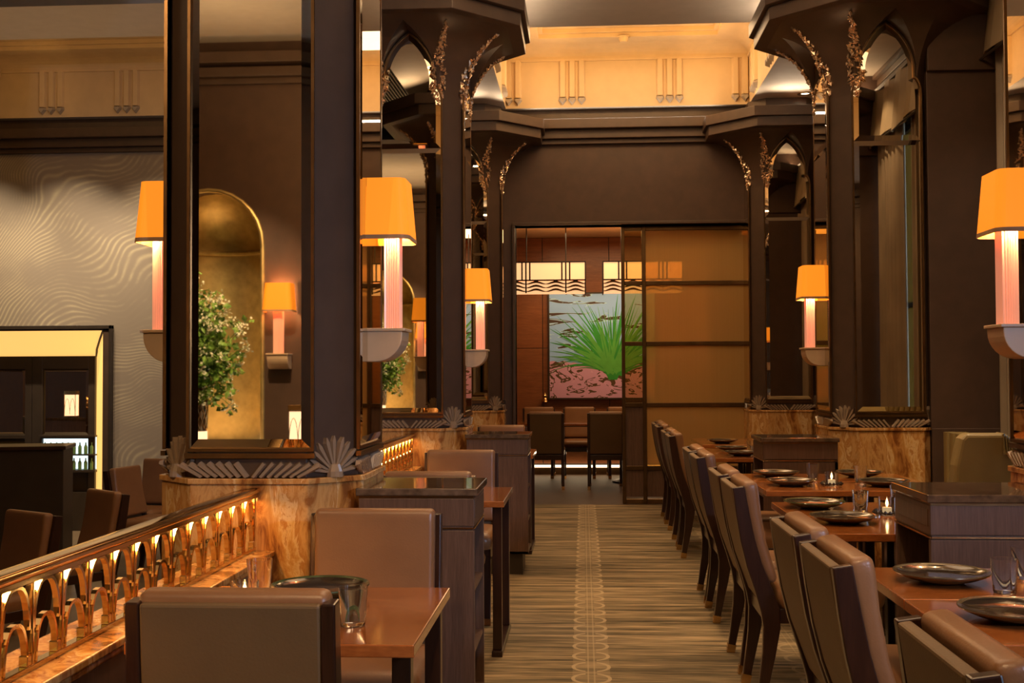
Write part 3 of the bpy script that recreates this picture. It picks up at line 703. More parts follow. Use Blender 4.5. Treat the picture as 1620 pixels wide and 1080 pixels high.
# ================================================================ TABLES
def make_table(Lx, Ly, lx=None):
    """top Lx by Ly, z .745; two end panels of paired dark posts"""
    r = empty('dining_table', (0, 0, 0), 0, 'x', 'table')
    B(-Lx/2, Lx/2, -Ly/2, Ly/2, .716, .745).build('tabletop', M['top'], r, bevel=.003)
    B(-Lx/2+.10, Lx/2-.10, -Ly/2+.10, Ly/2-.10, .70, .716).build('apron', M['darkwood'], r)
    for sx in (-1, 1):
        X_ = sx*(Lx/2-.075) if lx is None else lx[0 if sx < 0 else 1]
        for sy in (-1, 1):
            x, y = X_, sy*(Ly/2-.075)
            B(x-.022, x+.022, y-.022, y+.022, .03, .716).build('leg', M['darkwood'], r, bevel=.003)
        B(X_-.026, X_+.026, -Ly/2+.03, Ly/2-.03, 0, .03).build('foot', M['darkwood'], r, bevel=.004)
    return r
tl = make_table(.665, .69, (-.295, .295))
tl.location = (-.715, 2.89, 0); tag(tl, 'reddish wooden table nearest the camera on the left, a plate and tumbler on it', 'table', 'left side tables')
dup(tl, (-.715, 5.77, 0), 0, 'reddish wooden table behind the near service stand on the left'); dup(tl, (-.715, 8.88, 0), 0, 'reddish wooden table hidden behind the second service stand on the left')
trt = make_table(.93, .505, (-.02, .16)); trs = make_table(.72, .53, (.07, .20))
RY = [3.37, 2.862, 4.63, 5.165, 6.20, 6.71, 8.48, 9.015, 10.0, 10.51]
RT = ['front right table pair, farther half under the first dark plate', 'front right table pair, nearer half under the big silvery plate', 'second right table pair, nearer half with the burning candle', 'second right table pair, farther half with the green plate',
      'third right table pair, nearer half', 'third right table pair, farther half', 'fourth right table pair, nearer half', 'fourth right table pair, farther half', 'last right table pair, nearer half', 'last right table pair, farther half by the screens']
for k, (y, lb) in enumerate(zip(RY, RT)):
    nar = k in (2, 3, 6, 7)
    o = trt if k == 0 else trs if k == 2 else copy_tree(trs if nar else trt)
    x0 = .85 if k < 2 else (.875 if k < 4 else .935 if k < 6 else 1.0 if k > 7 else .93)
    o.location = (x0+(.36 if nar else .465), y, 0); tag(o, 'reddish wooden table, ' + lb, 'table', 'right side tables')
ft = make_table(2.3, .62); ft.location = (.05, 14.28, 0); tag(ft, 'long dark table in the far dining room between the two rows of chairs', 'table')
MB().lathe([(.20, 0), (.21, .02), (.10, .05), (.085, .3), (.11, .6), (.16, .70)], 20, (.5, 0, 0)).build('pedestal', M['darkwood'], ft, smooth=True)
# ================================================================ TABLEWARE
def make_plate(rim_mat, label):
    r = empty('plate', (0, 0, 0), 0, label, 'plate', 'dark stoneware plates')
    MB().lathe([(0, .004), (.055, .004), (.06, 0), (.066, .004), (.10, .012), (.132, .026), (.1355, .030), (.1345, .033), (.130, .0325), (.122, .0290)], 48).build('rim', rim_mat, r, smooth=True)
    MB().lathe([(.1225, .0295), (.108, .0205), (.06, .0150), (0, .0130)], 48).build('well', M['plate'], r, smooth=True)
    return r
PL = [(1.030, 3.38, 'p', 'dark plate on the farther half of the front right table'), (1.050, 2.87, 'p', 'large dark plate with a silvery glare at the lower right'), (1.030, 5.20, 'g', 'green rimmed plate on the second right table pair'),
      (1.045, 4.69, 'p', 'dark plate in front of the green rimmed one on the second right table pair'), (1.12, 6.76, 'p', 'dark plate at the aisle side of the third right table pair, farther one'), (1.115, 6.24, 'p', 'dark plate at the aisle side of the third right table pair, nearer one'),
      (1.60, 6.22, 'p', 'silvery lit plate at the inner side of the third right table pair'), (1.60, 6.76, 'p', 'dark plate at the inner side of the third right table pair, half behind tumblers'), (1.16, 8.48, 'p', 'small far plate on the fourth right table pair, nearer one'),
      (1.16, 9.03, 'p', 'small far plate on the fourth right table pair, farther one'), (1.20, 10.0, 'p', 'faint plate on the last right table pair'), (-.725, 3.10, 'g', 'green rimmed plate on the nearest left table'),
      (-.72, 2.70, 'p', 'dark plate on the nearest left table, hidden behind the chair back')]
pp_, pg = make_plate(M['plate_rim'], 'x'), make_plate(M['glaze'], 'x'); used = set()
for x, y, k, lb in PL:
    src = pp_ if k == 'p' else pg
    if k not in used: o = src; used.add(k)
    else: o = copy_tree(src)
    o.location = (x, y, .7455); o['label'] = lb
def make_tumbler():
    return MB().lathe([(0, .0005), (.028, .0005), (.030, .003), (.036, .090), (.0365, .0925), (.0348, .0925), (.0345, .090), (.0285, .010), (0, .009)], 28)
tb = make_tumbler().build('tumbler', M['glass'], smooth=True); tag(tb, 'x', 'glass', 'clear tumblers on the tables')
TB = [(-.560, 2.74, 'clear tumbler on the nearest left table, right beside the front chair back'), (-.905, 3.14, 'clear tumbler at the railing side of the nearest left table'), (1.150, 3.22, 'clear tumbler between the two plates of the front right table'),
      (1.285, 3.44, 'clear tumbler near the right edge, in front of the near service stand'), (1.200, 5.06, 'clear tumbler beside the green rimmed plate'), (1.42, 5.28, 'clear tumbler behind the candle of the second right table pair'),
      (1.30, 6.60, 'clear tumbler beside the far plate of the third right table pair'), (1.52, 6.40, 'clear tumbler left of the silvery lit plate'), (1.27, 8.76, 'small clear tumbler on the fourth right table pair'), (1.43, 9.2, 'small clear tumbler behind the candle of the fourth right pair'), (1.39, 5.16, 'clear tumbler just beside the second pair candle')]
for k, (x, y, lb) in enumerate(TB):
    o = tb if k == 0 else tb.copy()
    if k: C.objects.link(o)
    o.location = (x, y, .7455); o['label'] = lb
def make_candle():
    r = empty('candle_holder', (0, 0, 0), 0, 'x', 'candle', 'glass candle holders')
    MB().lathe([(0, .001), (.032, .001), (.035, .005), (.036, .075), (.034, .075), (.033, .012), (0, .012)], 24).build('holder', M['glass'], r, smooth=True)
    MB().lathe([(0, .0125), (.019, .0125), (.0195, .034), (.016, .036), (0, .035)], 18).build('wax', M['wax'], r, smooth=True)
    MB().lathe([(0, .036), (.004, .041), (.0065, .050), (.004, .062), (0, .072)], 10).build('flame', M['flame'], r, smooth=True)
    # dark twig wreath round the glass
    rnd = random.Random(4); mb = MB()
    for k in range(16):
        a = 2*PI*k/16; c = Vector((math.cos(a)*.05, math.sin(a)*.05, .012)); s_ = rnd.uniform(.009, .014)
        mb.add([c+Vector(v)*s_ for v in ((1, 0, 0), (0, 1, 0), (-1, 0, 0), (0, -1, 0), (0, 0, 1), (0, 0, -.8))], [[0, 1, 4], [1, 2, 4], [2, 3, 4], [3, 0, 4], [1, 0, 5], [2, 1, 5], [3, 2, 5], [0, 3, 5]])
    tag(mb.build('pebble_wreath', M['dark_metal'], r), kind='stuff')
    return r
cd = make_candle()
for k, (x, y, lb) in enumerate(((1.285, 4.95, 'glass candle holder with a flame on the second right table pair'), (1.325, 6.22, 'glass candle holder with a flame on the third right table pair'),
                                (1.36, 8.95, 'small candle flame on the fourth right table pair'), (-.875, 2.90, 'glass candle holder behind the front chair back on the left'))):
    o = cd if k == 0 else copy_tree(cd); o.location = (x, y, .7455); o['label'] = lb; point((x, y, .80), .35 if k != 3 else .1, WARMER, .006)
nb_ = MB()
for k in range(5): nb_.ribbon([(-.04+.01*k, .002+.004*k), (.04, .006+.003*k), (.06, .012)], .002, -.03+.012*k, -.016+.012*k)
tag(nb_.build('utensil_rest', M['dark_metal'], loc=(1.20, 9.35, .7455)), 'dark folded utensils on the fourth right table pair', 'utensils')
# ================================================================ SERVICE STANDS
def make_stand(wd, dp, flip):
    """front face towards -Y, open shelves on the aisle side (+x if flip = 1, else -x); origin front aisle corner's floor"""
    r = empty('service_stand', (0, 0, 0), 0, 'x', 'cabinet')
    s_ = -flip                                     # body extends from x=0 to s_*wd
    def bx(a, b_, *rest): a, b_ = sorted((s_*a, s_*b_)); return (a, b_, *rest)
    MB().box(*bx(-.012, wd+.01, -.012, dp+.01, .918, .945)).build('stone_top', M['granite'], r, bevel=.004)
    MB().box(*bx(.003, wd, .003, dp-.003, .908, .918)).build('brass_inlay', M['brass_dark'], r)
    # shell: front, back, far side, with an open aisle side
    body = MB().box(*bx(.0, wd, 0, .022, .14, .795)).box(*bx(0, wd, dp-.022, dp, .14, .795)).box(*bx(wd-.022, wd, 0, dp, .14, .795)).box(*bx(0, wd, 0, dp, .14, .16)).box(*bx(.16, .18, .02, dp-.02, .14, .795))
    body.build('body', M['walnut'], r, bevel=.002)
    MB().box(*bx(.0, wd, 0, dp, .81, .908)).box(*bx(.004, wd, .004, dp-.004, .795, .81)).build('drawer_box', M['walnut'], r, bevel=.002)
    B(*bx(.004, wd-.004, -.002, .001, .800, .805)).build('reveal_strip', M['brass'], r)
    B(*bx(-.002, .001, .0, dp, .800, .805)).build('reveal_strip', M['brass'], r)
    for z in (.35, .57): B(*bx(.004, .165, .022, dp-.022, z, z+.014)).build('shelf', M['walnut'], r)
    B(*bx(-.002, .16, .022, dp-.022, .835, .895)).build('drawer_front', M['walnut'], r, bevel=.003)
    B(*bx(.04, wd-.02, .03, dp-.03, 0, .14)).build('toe_kick', M['brown_dark'], r)
    return r
sl_ = make_stand(.415, .40, 1); sl_.location = (-.392, 4.05, 0); tag(sl_, 'walnut service stand with granite top between the nearest left tables', 'cabinet', 'service stands')
dup(sl_, (-.378, 7.68, 0), 0, 'walnut service stand with granite top at the second left pillar')
sr_ = make_stand(.46, .43, -1); sr_.location = (1.145, 3.87, 0); tag(sr_, 'walnut service stand with granite top nearest the camera on the right', 'cabinet', 'service stands')
dup(sr_, (1.12, 7.22, 0), 0, 'walnut service stand with granite top at the middle right pillar')
# ================================================================ RAILING AND LOW WALL
def railing(y0, y1, n, label, lab2):
    wl = empty('low_wall', (-1.19, y0, 0), 0, lab2, 'low wall', 'low walls under the railings'); L = y1-y0
    B(-.085, .075, 0, L, 0, .69).build('wall_body', M['walnut'], wl)
    MB().box(-.10, .10, 0, L, .712, .732).build('ledge', M['ledge'], wl, bevel=.004)
    MB().box(-.09, .09, 0, L, .69, .712).build('ledge_moulding', M['ledge'], wl, bevel=.008, seg=3)
    r = empty('railing', (-1.17, y0, .733), 0, label, 'railing', 'brass railings between the pillars')
    rp = rrect(-.028, .028, .200, .222, .009, 4)
    MB().prism(rp, 'y', 0, L).build('handrail', M['brass_bright'], r, smooth=True)
    MB().box(-.020, .020, 0, L, .186, .200).build('under_rail', M['brass_bright'], r, bevel=.002)
    B(-.012, .012, 0, L, 0, .012).build('base_rail', M['brass_bright'], r, bevel=.002)
    p = L/n
    def arch(z0, z1, w_):
        a = MB(); path = [(-w_*math.cos(PI/2*i/7)**.75 if i < 7 else 0, z0+(z1-z0)*math.sin(PI/2*i/7)) for i in range(8)]
        path = path+[(-x, z) for x, z in reversed(path[:-1])]
        return a.ribbon(path, .004, -.0065, .0065)
    pm = am = bm_ = cm = None
    for k in range(n+1):
        y = min(max(k*p, .006), L-.006)
        if pm is None: o = B(-.009, .009, -.004, .004, .012, .186).build('post', M['brass_bright'], r, bevel=.0015); pm = o
        else: o = pm.copy(); C.objects.link(o)
        o.location = (0, y, 0)
        if k < n:
            yc = (k+.5)*p
            if am is None:
                am = arch(.085, .182, p*.43).build('upper_arch', M['brass_bright'], r); bm_ = arch(.012, .105, p*.36).build('lower_arch', M['brass_bright'], r)
                cm = MB().box(-.010, .010, -.009, .009, .012, .034).build('foot_block', M['brass_bright'], r, bevel=.002); oo = (am, bm_, cm)
            else:
                oo = []
                for q in (am, bm_, cm): o = q.copy(); C.objects.link(o); oo.append(o)
            oo[0].location = (0, yc, 0); oo[1].location = (0, yc, 0); oo[2].location = (0, yc+p*.36, 0)
    B(-.006, .006, .01, L-.01, .183, .1855).build('light_strip', emit('warm_led_strip', (1, .62, .25), 4), r)
    area((-1.17, (y0+y1)/2, .733+.180), (-1.17, (y0+y1)/2, 0), 7*L, .02, L*.98, WARMER, (0, 0, 0))
railing(1.40, 3.975, 19, 'near brass railing with pointed arches running along the lower left', 'nearer low wall with onyx ledge under the near railing')
railing(4.73, 7.69, 22, 'far brass railing glowing between the near and middle left pillars', 'farther low wall with onyx ledge between the left pillars')
# ================================================================ SLIDING SCREENS
def screen(name, x0, x1, y, cols_, mats, zs):
    r = empty(name, (x0, y, 0)); struct(r); W = x1-x0; h = 2.89
    for a, b_ in cols_: B(a, b_, -.03, .03, .0, h).build('stile', M['bronze'], r, bevel=.004)
    for (a, b_), mm in mats:
        for z0, z1 in zip(zs[:-1], zs[1:]):
            B(a, b_, -.024, .024, z1-.022, z1+.022).build('rail', M['bronze'], r, bevel=.004)
            m_ = mm if z0 > (.3 if mm is M['amber'] else .95) else M['walnut']
            B(a, b_, -.006, .006, z0+.02, z1-.02).build('pane', m_, r)
        B(a, b_, -.024, .024, 0, .05).build('rail', M['brass_dark'], r, bevel=.004)
    return r
ZR = (.05, .37, 1.025, 1.663, 2.295, 2.868)
screen('door_1', .40, 1.93, 11.95, ((0, .035), (.215, .255), (1.495, 1.53)), (((.035, .215), M['amber_clear']), ((.255, 1.495), M['amber'])), ZR)
screen('door_2', 1.30, 1.95, 12.02, ((.44, .50), (.62, .65)), (((0, .44), M['amber']), ((.50, .62), M['amber'])), ZR)
# ================================================================ FAR DINING ROOM
r = empty('wall_far', (0, 15.4, 0)); struct(r)
B(-2.2, 3.9, .02, .2, 0, 3.3).build('wall_core', M['brown_dark'], r)
xs = (-2.2, -1.25, -.55, .35, 1.25, 2.15, 3.9); zs = (.14, 1.70, 3.2)
for a, b_ in zip(xs[:-1], xs[1:]):
    for c_, d_ in zip(zs[:-1], zs[1:]): B(a+.005, b_-.005, -.005, .02, c_+.004, d_-.004).build('panel', M['walnut_far'], r, bevel=.002)
B(-2.2, 3.9, -.02, .02, 0, .12).build('baseboard', M['brass_dark'], r)
struct(B(-2.3, -2.2, 12.04, 15.6, 0, 3.3).build('wall_far_left', M['walnut_far'])); struct(B(3.9, 4.0, 12.04, 15.6, 0, 3.3).build('wall_far_right', M['walnut_far']))
struct(B(-2.2, 3.9, 12.04, 15.6, 3.2, 3.3).build('ceiling', M['plaster']))
struct(MB().box(-2.2, -1.55, 11.9, 12.04, 0, 3.3).box(2.9, 3.9, 11.9, 12.04, 0, 3.3).build('wall_far_front', M['walnut_far']))
struct(B(-2.0, 3.6, 15.28, 15.37, .34, .37).build('trim_10', M['brass']))
sb = B(-2.0, 3.6, 15.30, 15.34, .10, .13).build('baseboard_far', emit('skirting_lamp', (1, .72, .42), 3.0)); struct(sb)
area((.6, 15.25, .30), (.6, 15.0, 0), 5, 4.0, .04, (1, .72, .42))
# painting
px0, px1, pz0, pz1 = -.455, .955, 1.03, 2.43
pt = empty('painting', ((px0+px1)/2, 15.37, (pz0+pz1)/2), 0, 'large painting of a green grassy plant over blue and pink strokes', 'painting')
hw, hh = (px1-px0)/2, (pz1-pz0)/2
MB().box(-hw, hw, -.04, -.006, -hh, hh).build('canvas', M['canvas'], pt)
MB().box(-hw-.02, -hw, -.045, 0, -hh-.02, hh+.02).box(hw, hw+.02, -.045, 0, -hh-.02, hh+.02).box(-hw, hw, -.045, 0, -hh-.02, -hh).box(-hw, hw, -.045, 0, hh, hh+.02).build('frame', M['brown_dark'], pt)
rnd = random.Random(8)
for mi, (mm, n, y_) in enumerate((('paint_green', 120, -.042), ('paint_lime', 45, -.0435))):
    mb = MB()
    for k in range(n):
        a = math.radians(rnd.uniform(-66, 62)); L = rnd.uniform(.55, .98) if abs(a) < .9 else rnd.uniform(.5, .8)
        bx0 = .14+rnd.uniform(-.06, .06)+.06*math.sin(a); bz = -.40+rnd.uniform(0, .16); w_ = rnd.uniform(.008, .018); pts = []
        cur = a*rnd.uniform(.1, .45)
        for q in range(7):
            t = q/6; ang = a+cur*t; pts.append((bx0+math.sin(ang)*L*t, bz+math.cos(ang)*L*t, w_*(1-t**2)+.001))
        vs_ = []
        for x, z, ww in pts:
            ca, sa = math.cos(a)*ww, math.sin(a)*ww
            for e in (-1, 1): vs_.append((max(-hw, min(hw, x+e*ca)), y_-k*.000006, max(-hh, min(hh-.01, z-e*sa))))
        mb.add(vs_, [[2*i, 2*i+1, 2*i+3, 2*i+2] for i in range(6)])
    if mi == 0: mb.add([(.04, y_, -.2), (.01, y_, -.3), (.09, y_, -.46), (.20, y_, -.46), (.26, y_, -.3), (.23, y_, -.2), (.14, y_, -.1)], [[0, 1, 2, 3, 4, 5, 6]])
    tag(mb.build('painted_blades', M[mm], pt), kind='stuff')
def make_pendant():
    r = empty('pendant_lantern', (0, 0, 0), 0, 'x', 'pendant lamp', 'lantern pendants in the far room')
    W, D, h = .97, .30, .215
    MB().box(-W/2, W/2, -D/2, D/2, 0, h).build('diffuser', M['lantern'], r)
    f = MB()
    for s_ in (-1, 1):
        y = s_*(D/2+.004)
        for x0, x1 in ((-W/2-.006, -W/2+.008), (W/2-.008, W/2+.006)): f.box(x0, x1, y-.006, y+.006, -.17, h+.01)
        for z0, z1 in ((-.012, .006), (h-.002, h+.012)): f.box(-W/2, W/2, y-.006, y+.006, z0, z1)
        for xc in (-.245, .245):
            for e in (-.048, -.0, .048): f.box(xc+e-.009, xc+e+.009, y-.006, y+.006, 0 if e else -.16, h)
    f.build('frame', M['black'], r)
    MB().box(-W/2+.01, W/2-.01, -D/2+.01, D/2-.01, -.155, -.014).build('lower_diffuser', M['lantern'], r)
    for s_ in (-1, 1):
        y = s_*(D/2+.002)
        for row in range(3):
            z = -.035-.046*row
            for c in range(4):
                xc = -W/2+W*(c+.5)/4; w_ = W/8
                top_ = [(xc-w_+2*w_*i/8, z-.015*math.cos(2*PI*i/8)+.005+.006*math.sin(PI*i/8)) for i in range(9)]
                bot_ = [(xc-w_+2*w_*i/8, z-.015*math.cos(2*PI*i/8)-.003-.012*math.sin(PI*i/8)) for i in range(9)]
                poly = top_+bot_[::-1]; poly = [(x, zz) for x, zz in poly]
                vs_ = [(x, y-.004, zz) for x, zz in poly]+[(x, y+.004, zz) for x, zz in poly]; n = len(poly)
                fs = [[i, i+1, 17-i-1, 17-i] for i in range(8)]+[[n+i, n+17-i, n+17-i-1, n+i+1] for i in range(8)]+[[i, n+i, n+(i+1) % n, (i+1) % n] for i in range(n)]
                MB().add(vs_, fs).build('wave_slat', M['brass_dark'], r)
    for x in (-.245, .245): MB().tube([(x, 0, h), (x, 0, 1.02)], .007, 8).build('rod', M['black'], r)
    return r
pd = make_pendant(); pd.location = (-.455, 14.1, 2.505); pd['label'] = 'left glowing lantern pendant with wavy lower slats in the far room'
dup(pd, (.73, 14.1, 2.505), 0, 'right glowing lantern pendant, half behind the amber screen')
tag(MB().lathe([(0, 0), (.05, 0), (.045, .01), (.04, .03), (.03, .05), (.04, .08), (.02, .11), (0, .13)], 14).build('wall_fitting', M['brass'], smooth=True, loc=(-.52, 15.33, .98)), 'small brass fitting on the far room wall below the painting corner', 'fitting')
o = ALL()[-1]
# ================================================================ LEFT ROOM PORTAL
r = empty('door_3', (-5.0, 11.84, -.33)); struct(r)
# local: x left of 0, z up to 2.22
MB().box(-.03, 0, -.06, .04, 0, 2.22).box(-2.9, 0, -.06, .04, 2.18, 2.22).build('outer_frame', M['brown_dark'], r, bevel=.004)
MB().box(-.10, -.03, -.04, .05, 0, 2.18).box(-2.9, -.03, -.04, .05, 2.165, 2.18).build('inner_frame', M['brown'], r)
def quad(mb, a, b_, c_, d_, n=(0, .01, 0)):
    vs_ = [Vector(p) for p in (a, b_, c_, d_)]; vs_ += [v+Vector(n) for v in vs_]
    mb.add(vs_, [[0, 1, 2, 3], [7, 6, 5, 4], [0, 4, 5, 1], [1, 5, 6, 2], [2, 6, 7, 3], [3, 7, 4, 0]])
mb = MB(); quad(mb, (-.10, -.03, 2.165), (-2.9, -.03, 2.165), (-2.9, .30, 1.90), (-.315, .30, 1.90)); mb.build('lit_panel', M['panel_light'], r)
mb = MB(); quad(mb, (-.10, -.03, 0), (-.10, -.03, 2.165), (-.315, .30, 1.90), (-.315, .30, 0)); mb.build('lit_panel', M['panel_light'], r)
MB().tube([(-.10, -.035, 2.168), (-.17, .05, 2.08), (-.27, .2, 1.97), (-.315, .295, 1.90)], .012, 6).build('corner_bead', M['brown_dark'], r)
struct(B(-8.0, -5.0, 12.14, 12.24, -.33, 4.2).build('wall_left_far', M['brown_dark']))
def leaf(x0, x1):
    d = empty('door_leaf', (0, 0, 0)); d.parent = r
    w0, w1 = x0+.115, x1-.075
    MB().box(x0, w0, .26, .30, 0, 1.90).box(w1, x1, .26, .30, 0, 1.90).box(w0, w1, .26, .30, 1.76, 1.90).box(w0, w1, .26, .30, 1.00, 1.04).box(w0, w1, .26, .30, 0, .42).build('leaf_frame', M['brown_dark'], d, bevel=.003)
    poly = [(w0, 1.04), (w1, 1.04), (w1, 1.76), (w0, 1.76)]; q = inset(poly, .03)
    vs_ = [(x, .285, z) for x, z in poly]+[(x, .272, z) for x, z in q]
    MB().add(vs_, [[i, (i+1) % 4, 4+(i+1) % 4, 4+i] for i in range(4)]+[[4, 5, 6, 7]]).build('mirror_pane', M['mirror'], d)
    B(w0, w1, .278, .284, .42, 1.00).build('glass_pane', thin_glass('door_glass', (1, 1, 1), .06), d)
leaf(-1.02, -.315); leaf(-1.73, -1.025)
bs = empty('bar_shelf', (-5.6, 12.13, .09), 0, 'brightly lit bar back with bottles seen through the left door', 'bar shelf')
B(-.30, .30, -.004, .0, .25, .60).build('lit_back', M['shelf_light'], bs); MB().box(-.32, .32, -.10, 0, .22, .245).box(-.32, .32, -.10, 0, .40, .415).box(-.32, .32, -.10, 0, .60, .62).build('shelf', M['brown_dark'], bs)
bt = MB().lathe([(0, 0), (.018, 0), (.019, .07), (.017, .082), (.007, .10), (.007, .125), (0, .126)], 12).build('bottle', M['bottle'], smooth=True); tag(bt, 'small dark bottle in the rows on the lit bar shelf at the far left', 'bottle', 'bottles on the lit bar shelf')
k = 0
for z in (.336, .506):
    for i in range(9):
        o = bt if k == 0 else bt.copy()
        if k: C.objects.link(o)
        o.location = (-5.86+.065*i, 12.08, z); k += 1
# host desk, cabinet with lantern
hd = empty('host_desk', (-4.45, 8.9, -.33), .25, 'tall dark desk at the left edge in the sunken room', 'desk')
MB().box(-1.0, .30, -.2, .2, 0, 1.10).build('body', M['brown_dark'], hd, bevel=.004); MB().box(-1.02, .32, -.22, .22, 1.10, 1.13).build('desk_top', M['darkwood'], hd, bevel=.004)
cb = empty('console_cabinet', (-6.6, 9.9, -.33), 0, 'dark console holding a lantern, seen in the left door mirror', 'cabinet'); B(-.35, .35, -.2, .2, 0, 1.12).build('body', M['walnut'], cb, bevel=.004); B(-.37, .37, -.22, .22, 1.12, 1.15).build('console_top', M['granite'], cb)
def make_lantern():
    r = empty('table_lantern', (0, 0, 0), 0, 'x', 'table lamp', 'small glass lanterns')
    B(-.07, .07, -.05, .05, .02, .29).build('glass_body', M['lantern_white'], r)
    MB().box(-.078, .078, -.058, .058, .29, .34).box(-.078, .078, -.058, .058, 0, .02).build('cap', M['brass'], r, bevel=.003)
    f = MB()
    for x in (-.072, .072):
        for y in (-.052, .052): f.tube([(x, y, .02), (x, y, .29)], .004, 6)
    for s_ in (-1, 1):
        for x0 in (-.07, 0):
            f.tube([(x0+.035-.035*math.cos(PI/2*i/6), s_*.053, .04+.2*math.sin(PI/2*i/6)) for i in range(7)], .0025, 5)
            f.tube([(x0+.035+.035*math.cos(PI/2*i/6), s_*.053, .04+.2*math.sin(PI/2*i/6)) for i in range(7)], .0025, 5)
    f.build('tracery', M['brass'], r); return r
lt = make_lantern(); lt.location = (-6.6, 9.9, .821); lt['label'] = 'small lit lantern on the dark console, seen in the left door mirror'
dup(lt, (-2.19, -.72, .781), 0, 'small lit lantern at the end of the console under the gold niche')
cn = empty('niche_console', (-2.75, -.90, 0), 0, 'long console under the gold niche, seen in the mirrors', 'console')
B(-.90, 1.02, -.28, .28, .75, .78).build('console_top', M['granite'], cn, bevel=.003); B(-.85, .97, -.24, .24, 0, .75).build('body', M['darkwood'], cn, bevel=.003)
cn.location.z = 0
struct(B(-3.7, -1.62, -1.2, -.4, -.33, 0).build('floor_step', M['ledge']))
# flowers
area((-3.07, -1.42, .80), (-3.07, -1.5, 2.4), 9, .7, .05, WARM)
fa = empty('flower_arrangement', (-3.07, -.90, .911), 0, 'big arrangement of white blossom and green leaves in a lattice vase in the niche', 'flowers')
MB().lathe([(0, 0), (.085, 0), (.08, .02), (.095, .30), (.10, .34), (.092, .34), (.085, .30), (.06, .03)], 20).build('vase', M['brass_dark'], fa, smooth=True)
B(-.07, .07, -.07, .07, -.13, 0).build('lit_base', M['lantern_white'], fa)
lat = MB()
for k in range(14):
    for s_ in (-1, 1): lat.tube([((.086+.012*i/8)*math.cos(2*PI*k/14+s_*i*.16), (.086+.012*i/8)*math.sin(2*PI*k/14+s_*i*.16), .02+.038*i) for i in range(9)], .004, 4)
lat.build('lattice', M['brass'], fa)
rnd = random.Random(21); lf, ptl, st = MB(), MB(), MB()
def leafq(mb, c, d, L, W):
    d = d.normalized(); u = d.cross(Vector((rnd.uniform(-1, 1), rnd.uniform(-1, 1), rnd.uniform(-1, 1)))).normalized(); n_ = d.cross(u)
    mb.add([c, c+d*L*.5+u*W, c+d*L, c+d*L*.5-u*W, c+d*L*.5+n_*W*.25], [[0, 1, 4], [1, 2, 4], [2, 3, 4], [3, 0, 4]])
for k in range(95):
    th = rnd.uniform(0, 2*PI); el = rnd.uniform(-.5, 1.45); R_ = rnd.uniform(.22, .50)*(1+.35*math.sin(el))
    tip = Vector((math.cos(th)*math.cos(el)*R_*.78, math.sin(th)*math.cos(el)*R_*.45, .42+math.sin(el)*R_*1.2))
    b0 = Vector((0, 0, .32)); st.tube([b0, b0.lerp(tip, .5)+Vector((0, 0, .05)), tip], .0025, 4, False)
    for q in range(24):
        p = b0.lerp(tip, rnd.uniform(.4, 1.05))+Vector([rnd.uniform(-.05, .05) for _ in range(3)])
        leafq(lf, p, Vector([rnd.uniform(-1, 1), rnd.uniform(-1, 1), rnd.uniform(-.7, 1)]), rnd.uniform(.04, .09), rnd.uniform(.014, .03))
    if rnd.random() < .8:
        for q in range(30):
            p = tip+Vector([rnd.gauss(0, .028) for _ in range(3)]); leafq(ptl, p, Vector([rnd.uniform(-1, 1) for _ in range(3)]), .026, .012)
tag(lf.build('leaves', M['leaf'], fa), kind='stuff'); tag(ptl.build('petals', M['petal'], fa), kind='stuff'); tag(st.build('stems', M['leaf'], fa), kind='stuff')
spot((-3.07, -1.1, 2.6), (-3.07, -1.25, 1.0), 40, 70, .8, WARM); spot((-2.2, .9, 3.9), (-3.0, -1.2, 1.4), 480, 42, .6, (1, .8, .55))  # added spots brightening the niche and the flowers
# ================================================================ CURTAINS
def curtain(y0, y1, label, z0=.02, z1=3.60, x=2.74, amp=.035, pitch=.11):
    n = int((y1-y0)/pitch*8); rnd = random.Random(int(y0*100)); ph = 0; r0, r1 = [], []
    for i in range(n+1):
        t = i/n; y = y0+(y1-y0)*t; ph += 2*PI/8*rnd.uniform(.75, 1.25); dx = amp*math.sin(ph)
        r0.append((x+dx*1.1, y, z0)); r1.append((x+dx*.8, y, z1))
    back0 = [(p[0]+.012, p[1], p[2]) for p in reversed(r0)]; back1 = [(p[0]+.012, p[1], p[2]) for p in reversed(r1)]
    o = MB().rings([r0+back0, r1+back1]).build('curtain', M['curtain'], smooth=True)
    return tag(o, label, 'curtain', 'long taupe curtains')
for y0, y1, lb in ((.78, 1.9, 'taupe curtain at the near right window, its first panel'), (2.0, 3.15, 'taupe curtain at the near right window, its second panel'), (4.74, 5.46, 'taupe curtain between the right pillars, nearer panel'), (5.80, 7.68, 'taupe curtain between the right pillars, farther panel'), (8.5, 9.85, 'taupe curtain beyond the middle right pillar, nearer panel'), (9.9, 11.3, 'taupe curtain beyond the middle right pillar, farther panel')):
    curtain(y0, y1, lb)
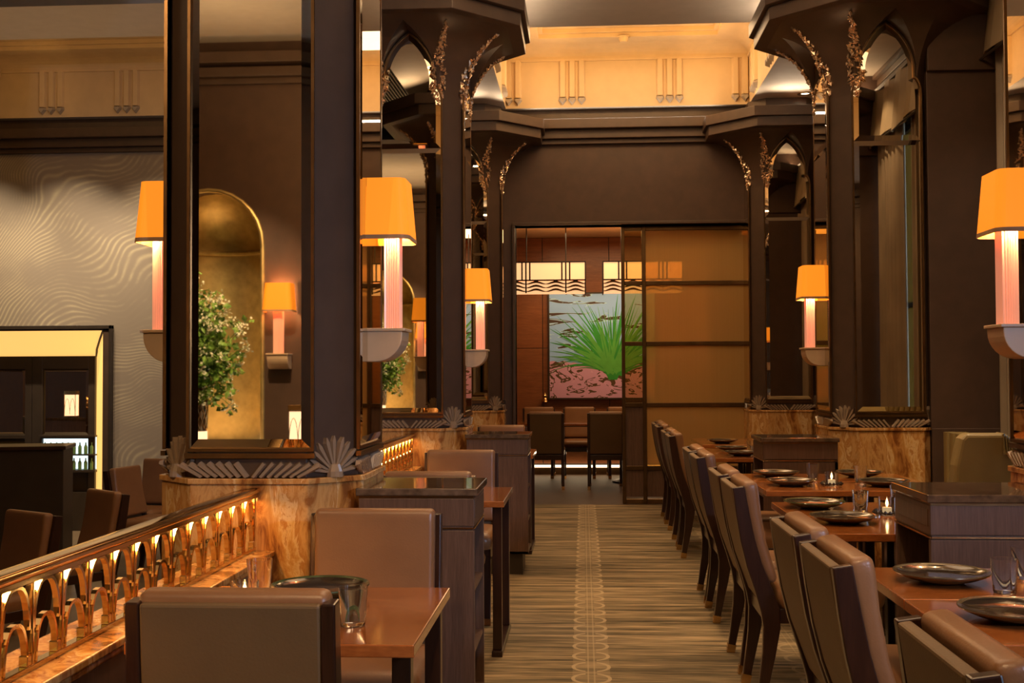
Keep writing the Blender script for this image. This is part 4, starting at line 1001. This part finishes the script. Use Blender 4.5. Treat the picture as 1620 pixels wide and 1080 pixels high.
def valance(y0, y1, label):
    mb = MB(); n = 8; p = (y1-y0)/n; r = empty('valance', (2.70, y0, 3.42), 0, label, 'valance', 'pleated curtain valances')
    B(-.02, .10, 0, y1-y0, .48, .52).build('valance_board', M['brown_dark'], r)
    for k in range(n):
        a, b_ = k*p, (k+1)*p; m_ = MB(); rs = []
        for z, dx in ((.50, 0), (.25, -.02), (.0+.03*(k % 2), -.045)):
            rs.append([(dx, a+.004, z), (dx-.028, (a*2+b_)/3, z-.01), (dx-.02, (a+2*b_)/3, z), (dx+.012, b_-.004, z+.01), (dx+.03, b_-.004, z+.01), (dx+.0, (a+2*b_)/3, z), (dx-.01, (a*2+b_)/3, z), (dx+.018, a+.004, z)])
        MB().rings(rs).build('pleat', M['valance'], r)
    MB().tube([(-.055, 0, .005), (-.055, y1-y0, .005)], .010, 6).build('braid', M['brown_dark'], r)
for y0, y1, lb in ((.78, 3.15, 'pleated taupe valance over the near right window'), (4.72, 7.70, 'pleated taupe valance over the window between the right pillars'), (8.45, 11.3, 'pleated taupe valance over the window beyond the middle right pillar')): valance(y0, y1, lb)
# ================================================================ BANQUETTES
def banquette(y0, L, label):
    r = empty('banquette', (2.10, y0, 0), 0, label, 'sofa', 'khaki banquettes'); 
    MB().box(-.14, .30, 0, L, 0, .34).build('base', M['darkwood'], r)
    MB().box(-.16, .30, 0, L, .34, .46).build('seat', M['khaki'], r, bevel=.03, seg=3)
    n = int(L/.12)
    for k in range(n):
        a, b_ = L*k/n, L*(k+1)/n
        MB().rings([[(x, y, z) for x, y in rrect(.22, .36, a+.001, b_-.001, .03, 4)] for z in (.46, .94, .965)]).build('back_channel', M['khaki'], r, smooth=True)
    return r
banquette(5.76, 1.80, 'khaki channel backed banquette behind the third pair of right tables')
# high curved end of the booth
be = empty('booth_end', (1.80, 5.62, 0), 0, 'khaki leather booth end with a curved top and fluted edge before the middle right pillar', 'booth', None)
pf = [(-.02, .46), (-.03, .70), (-.015, .90), (.015, 1.03), (.04, 1.055), (.22, 1.055)] + [(.22+.02*i, 1.055-.002*i) for i in range(1, 2)] + [(.25, 1.02), (.27, .985), (.31, .955), (.37, .945), (.52, .94), (.52, .46)]
MB().prism(pf, 'y', 0, .10).build('end_panel', M['khaki'], be, bevel=.02, seg=3)
for k in range(5): MB().tube([(.215+.012*k, -.004, .955+.0*k), (.215+.012*k, -.004, 1.05-.008*k), (.215+.012*k, .09, 1.052-.008*k)], .007, 6).build('flute', M['khaki'], be, smooth=True)
B(-.0, .50, .02, .09, 0, .46).build('plinth', M['darkwood'], be)
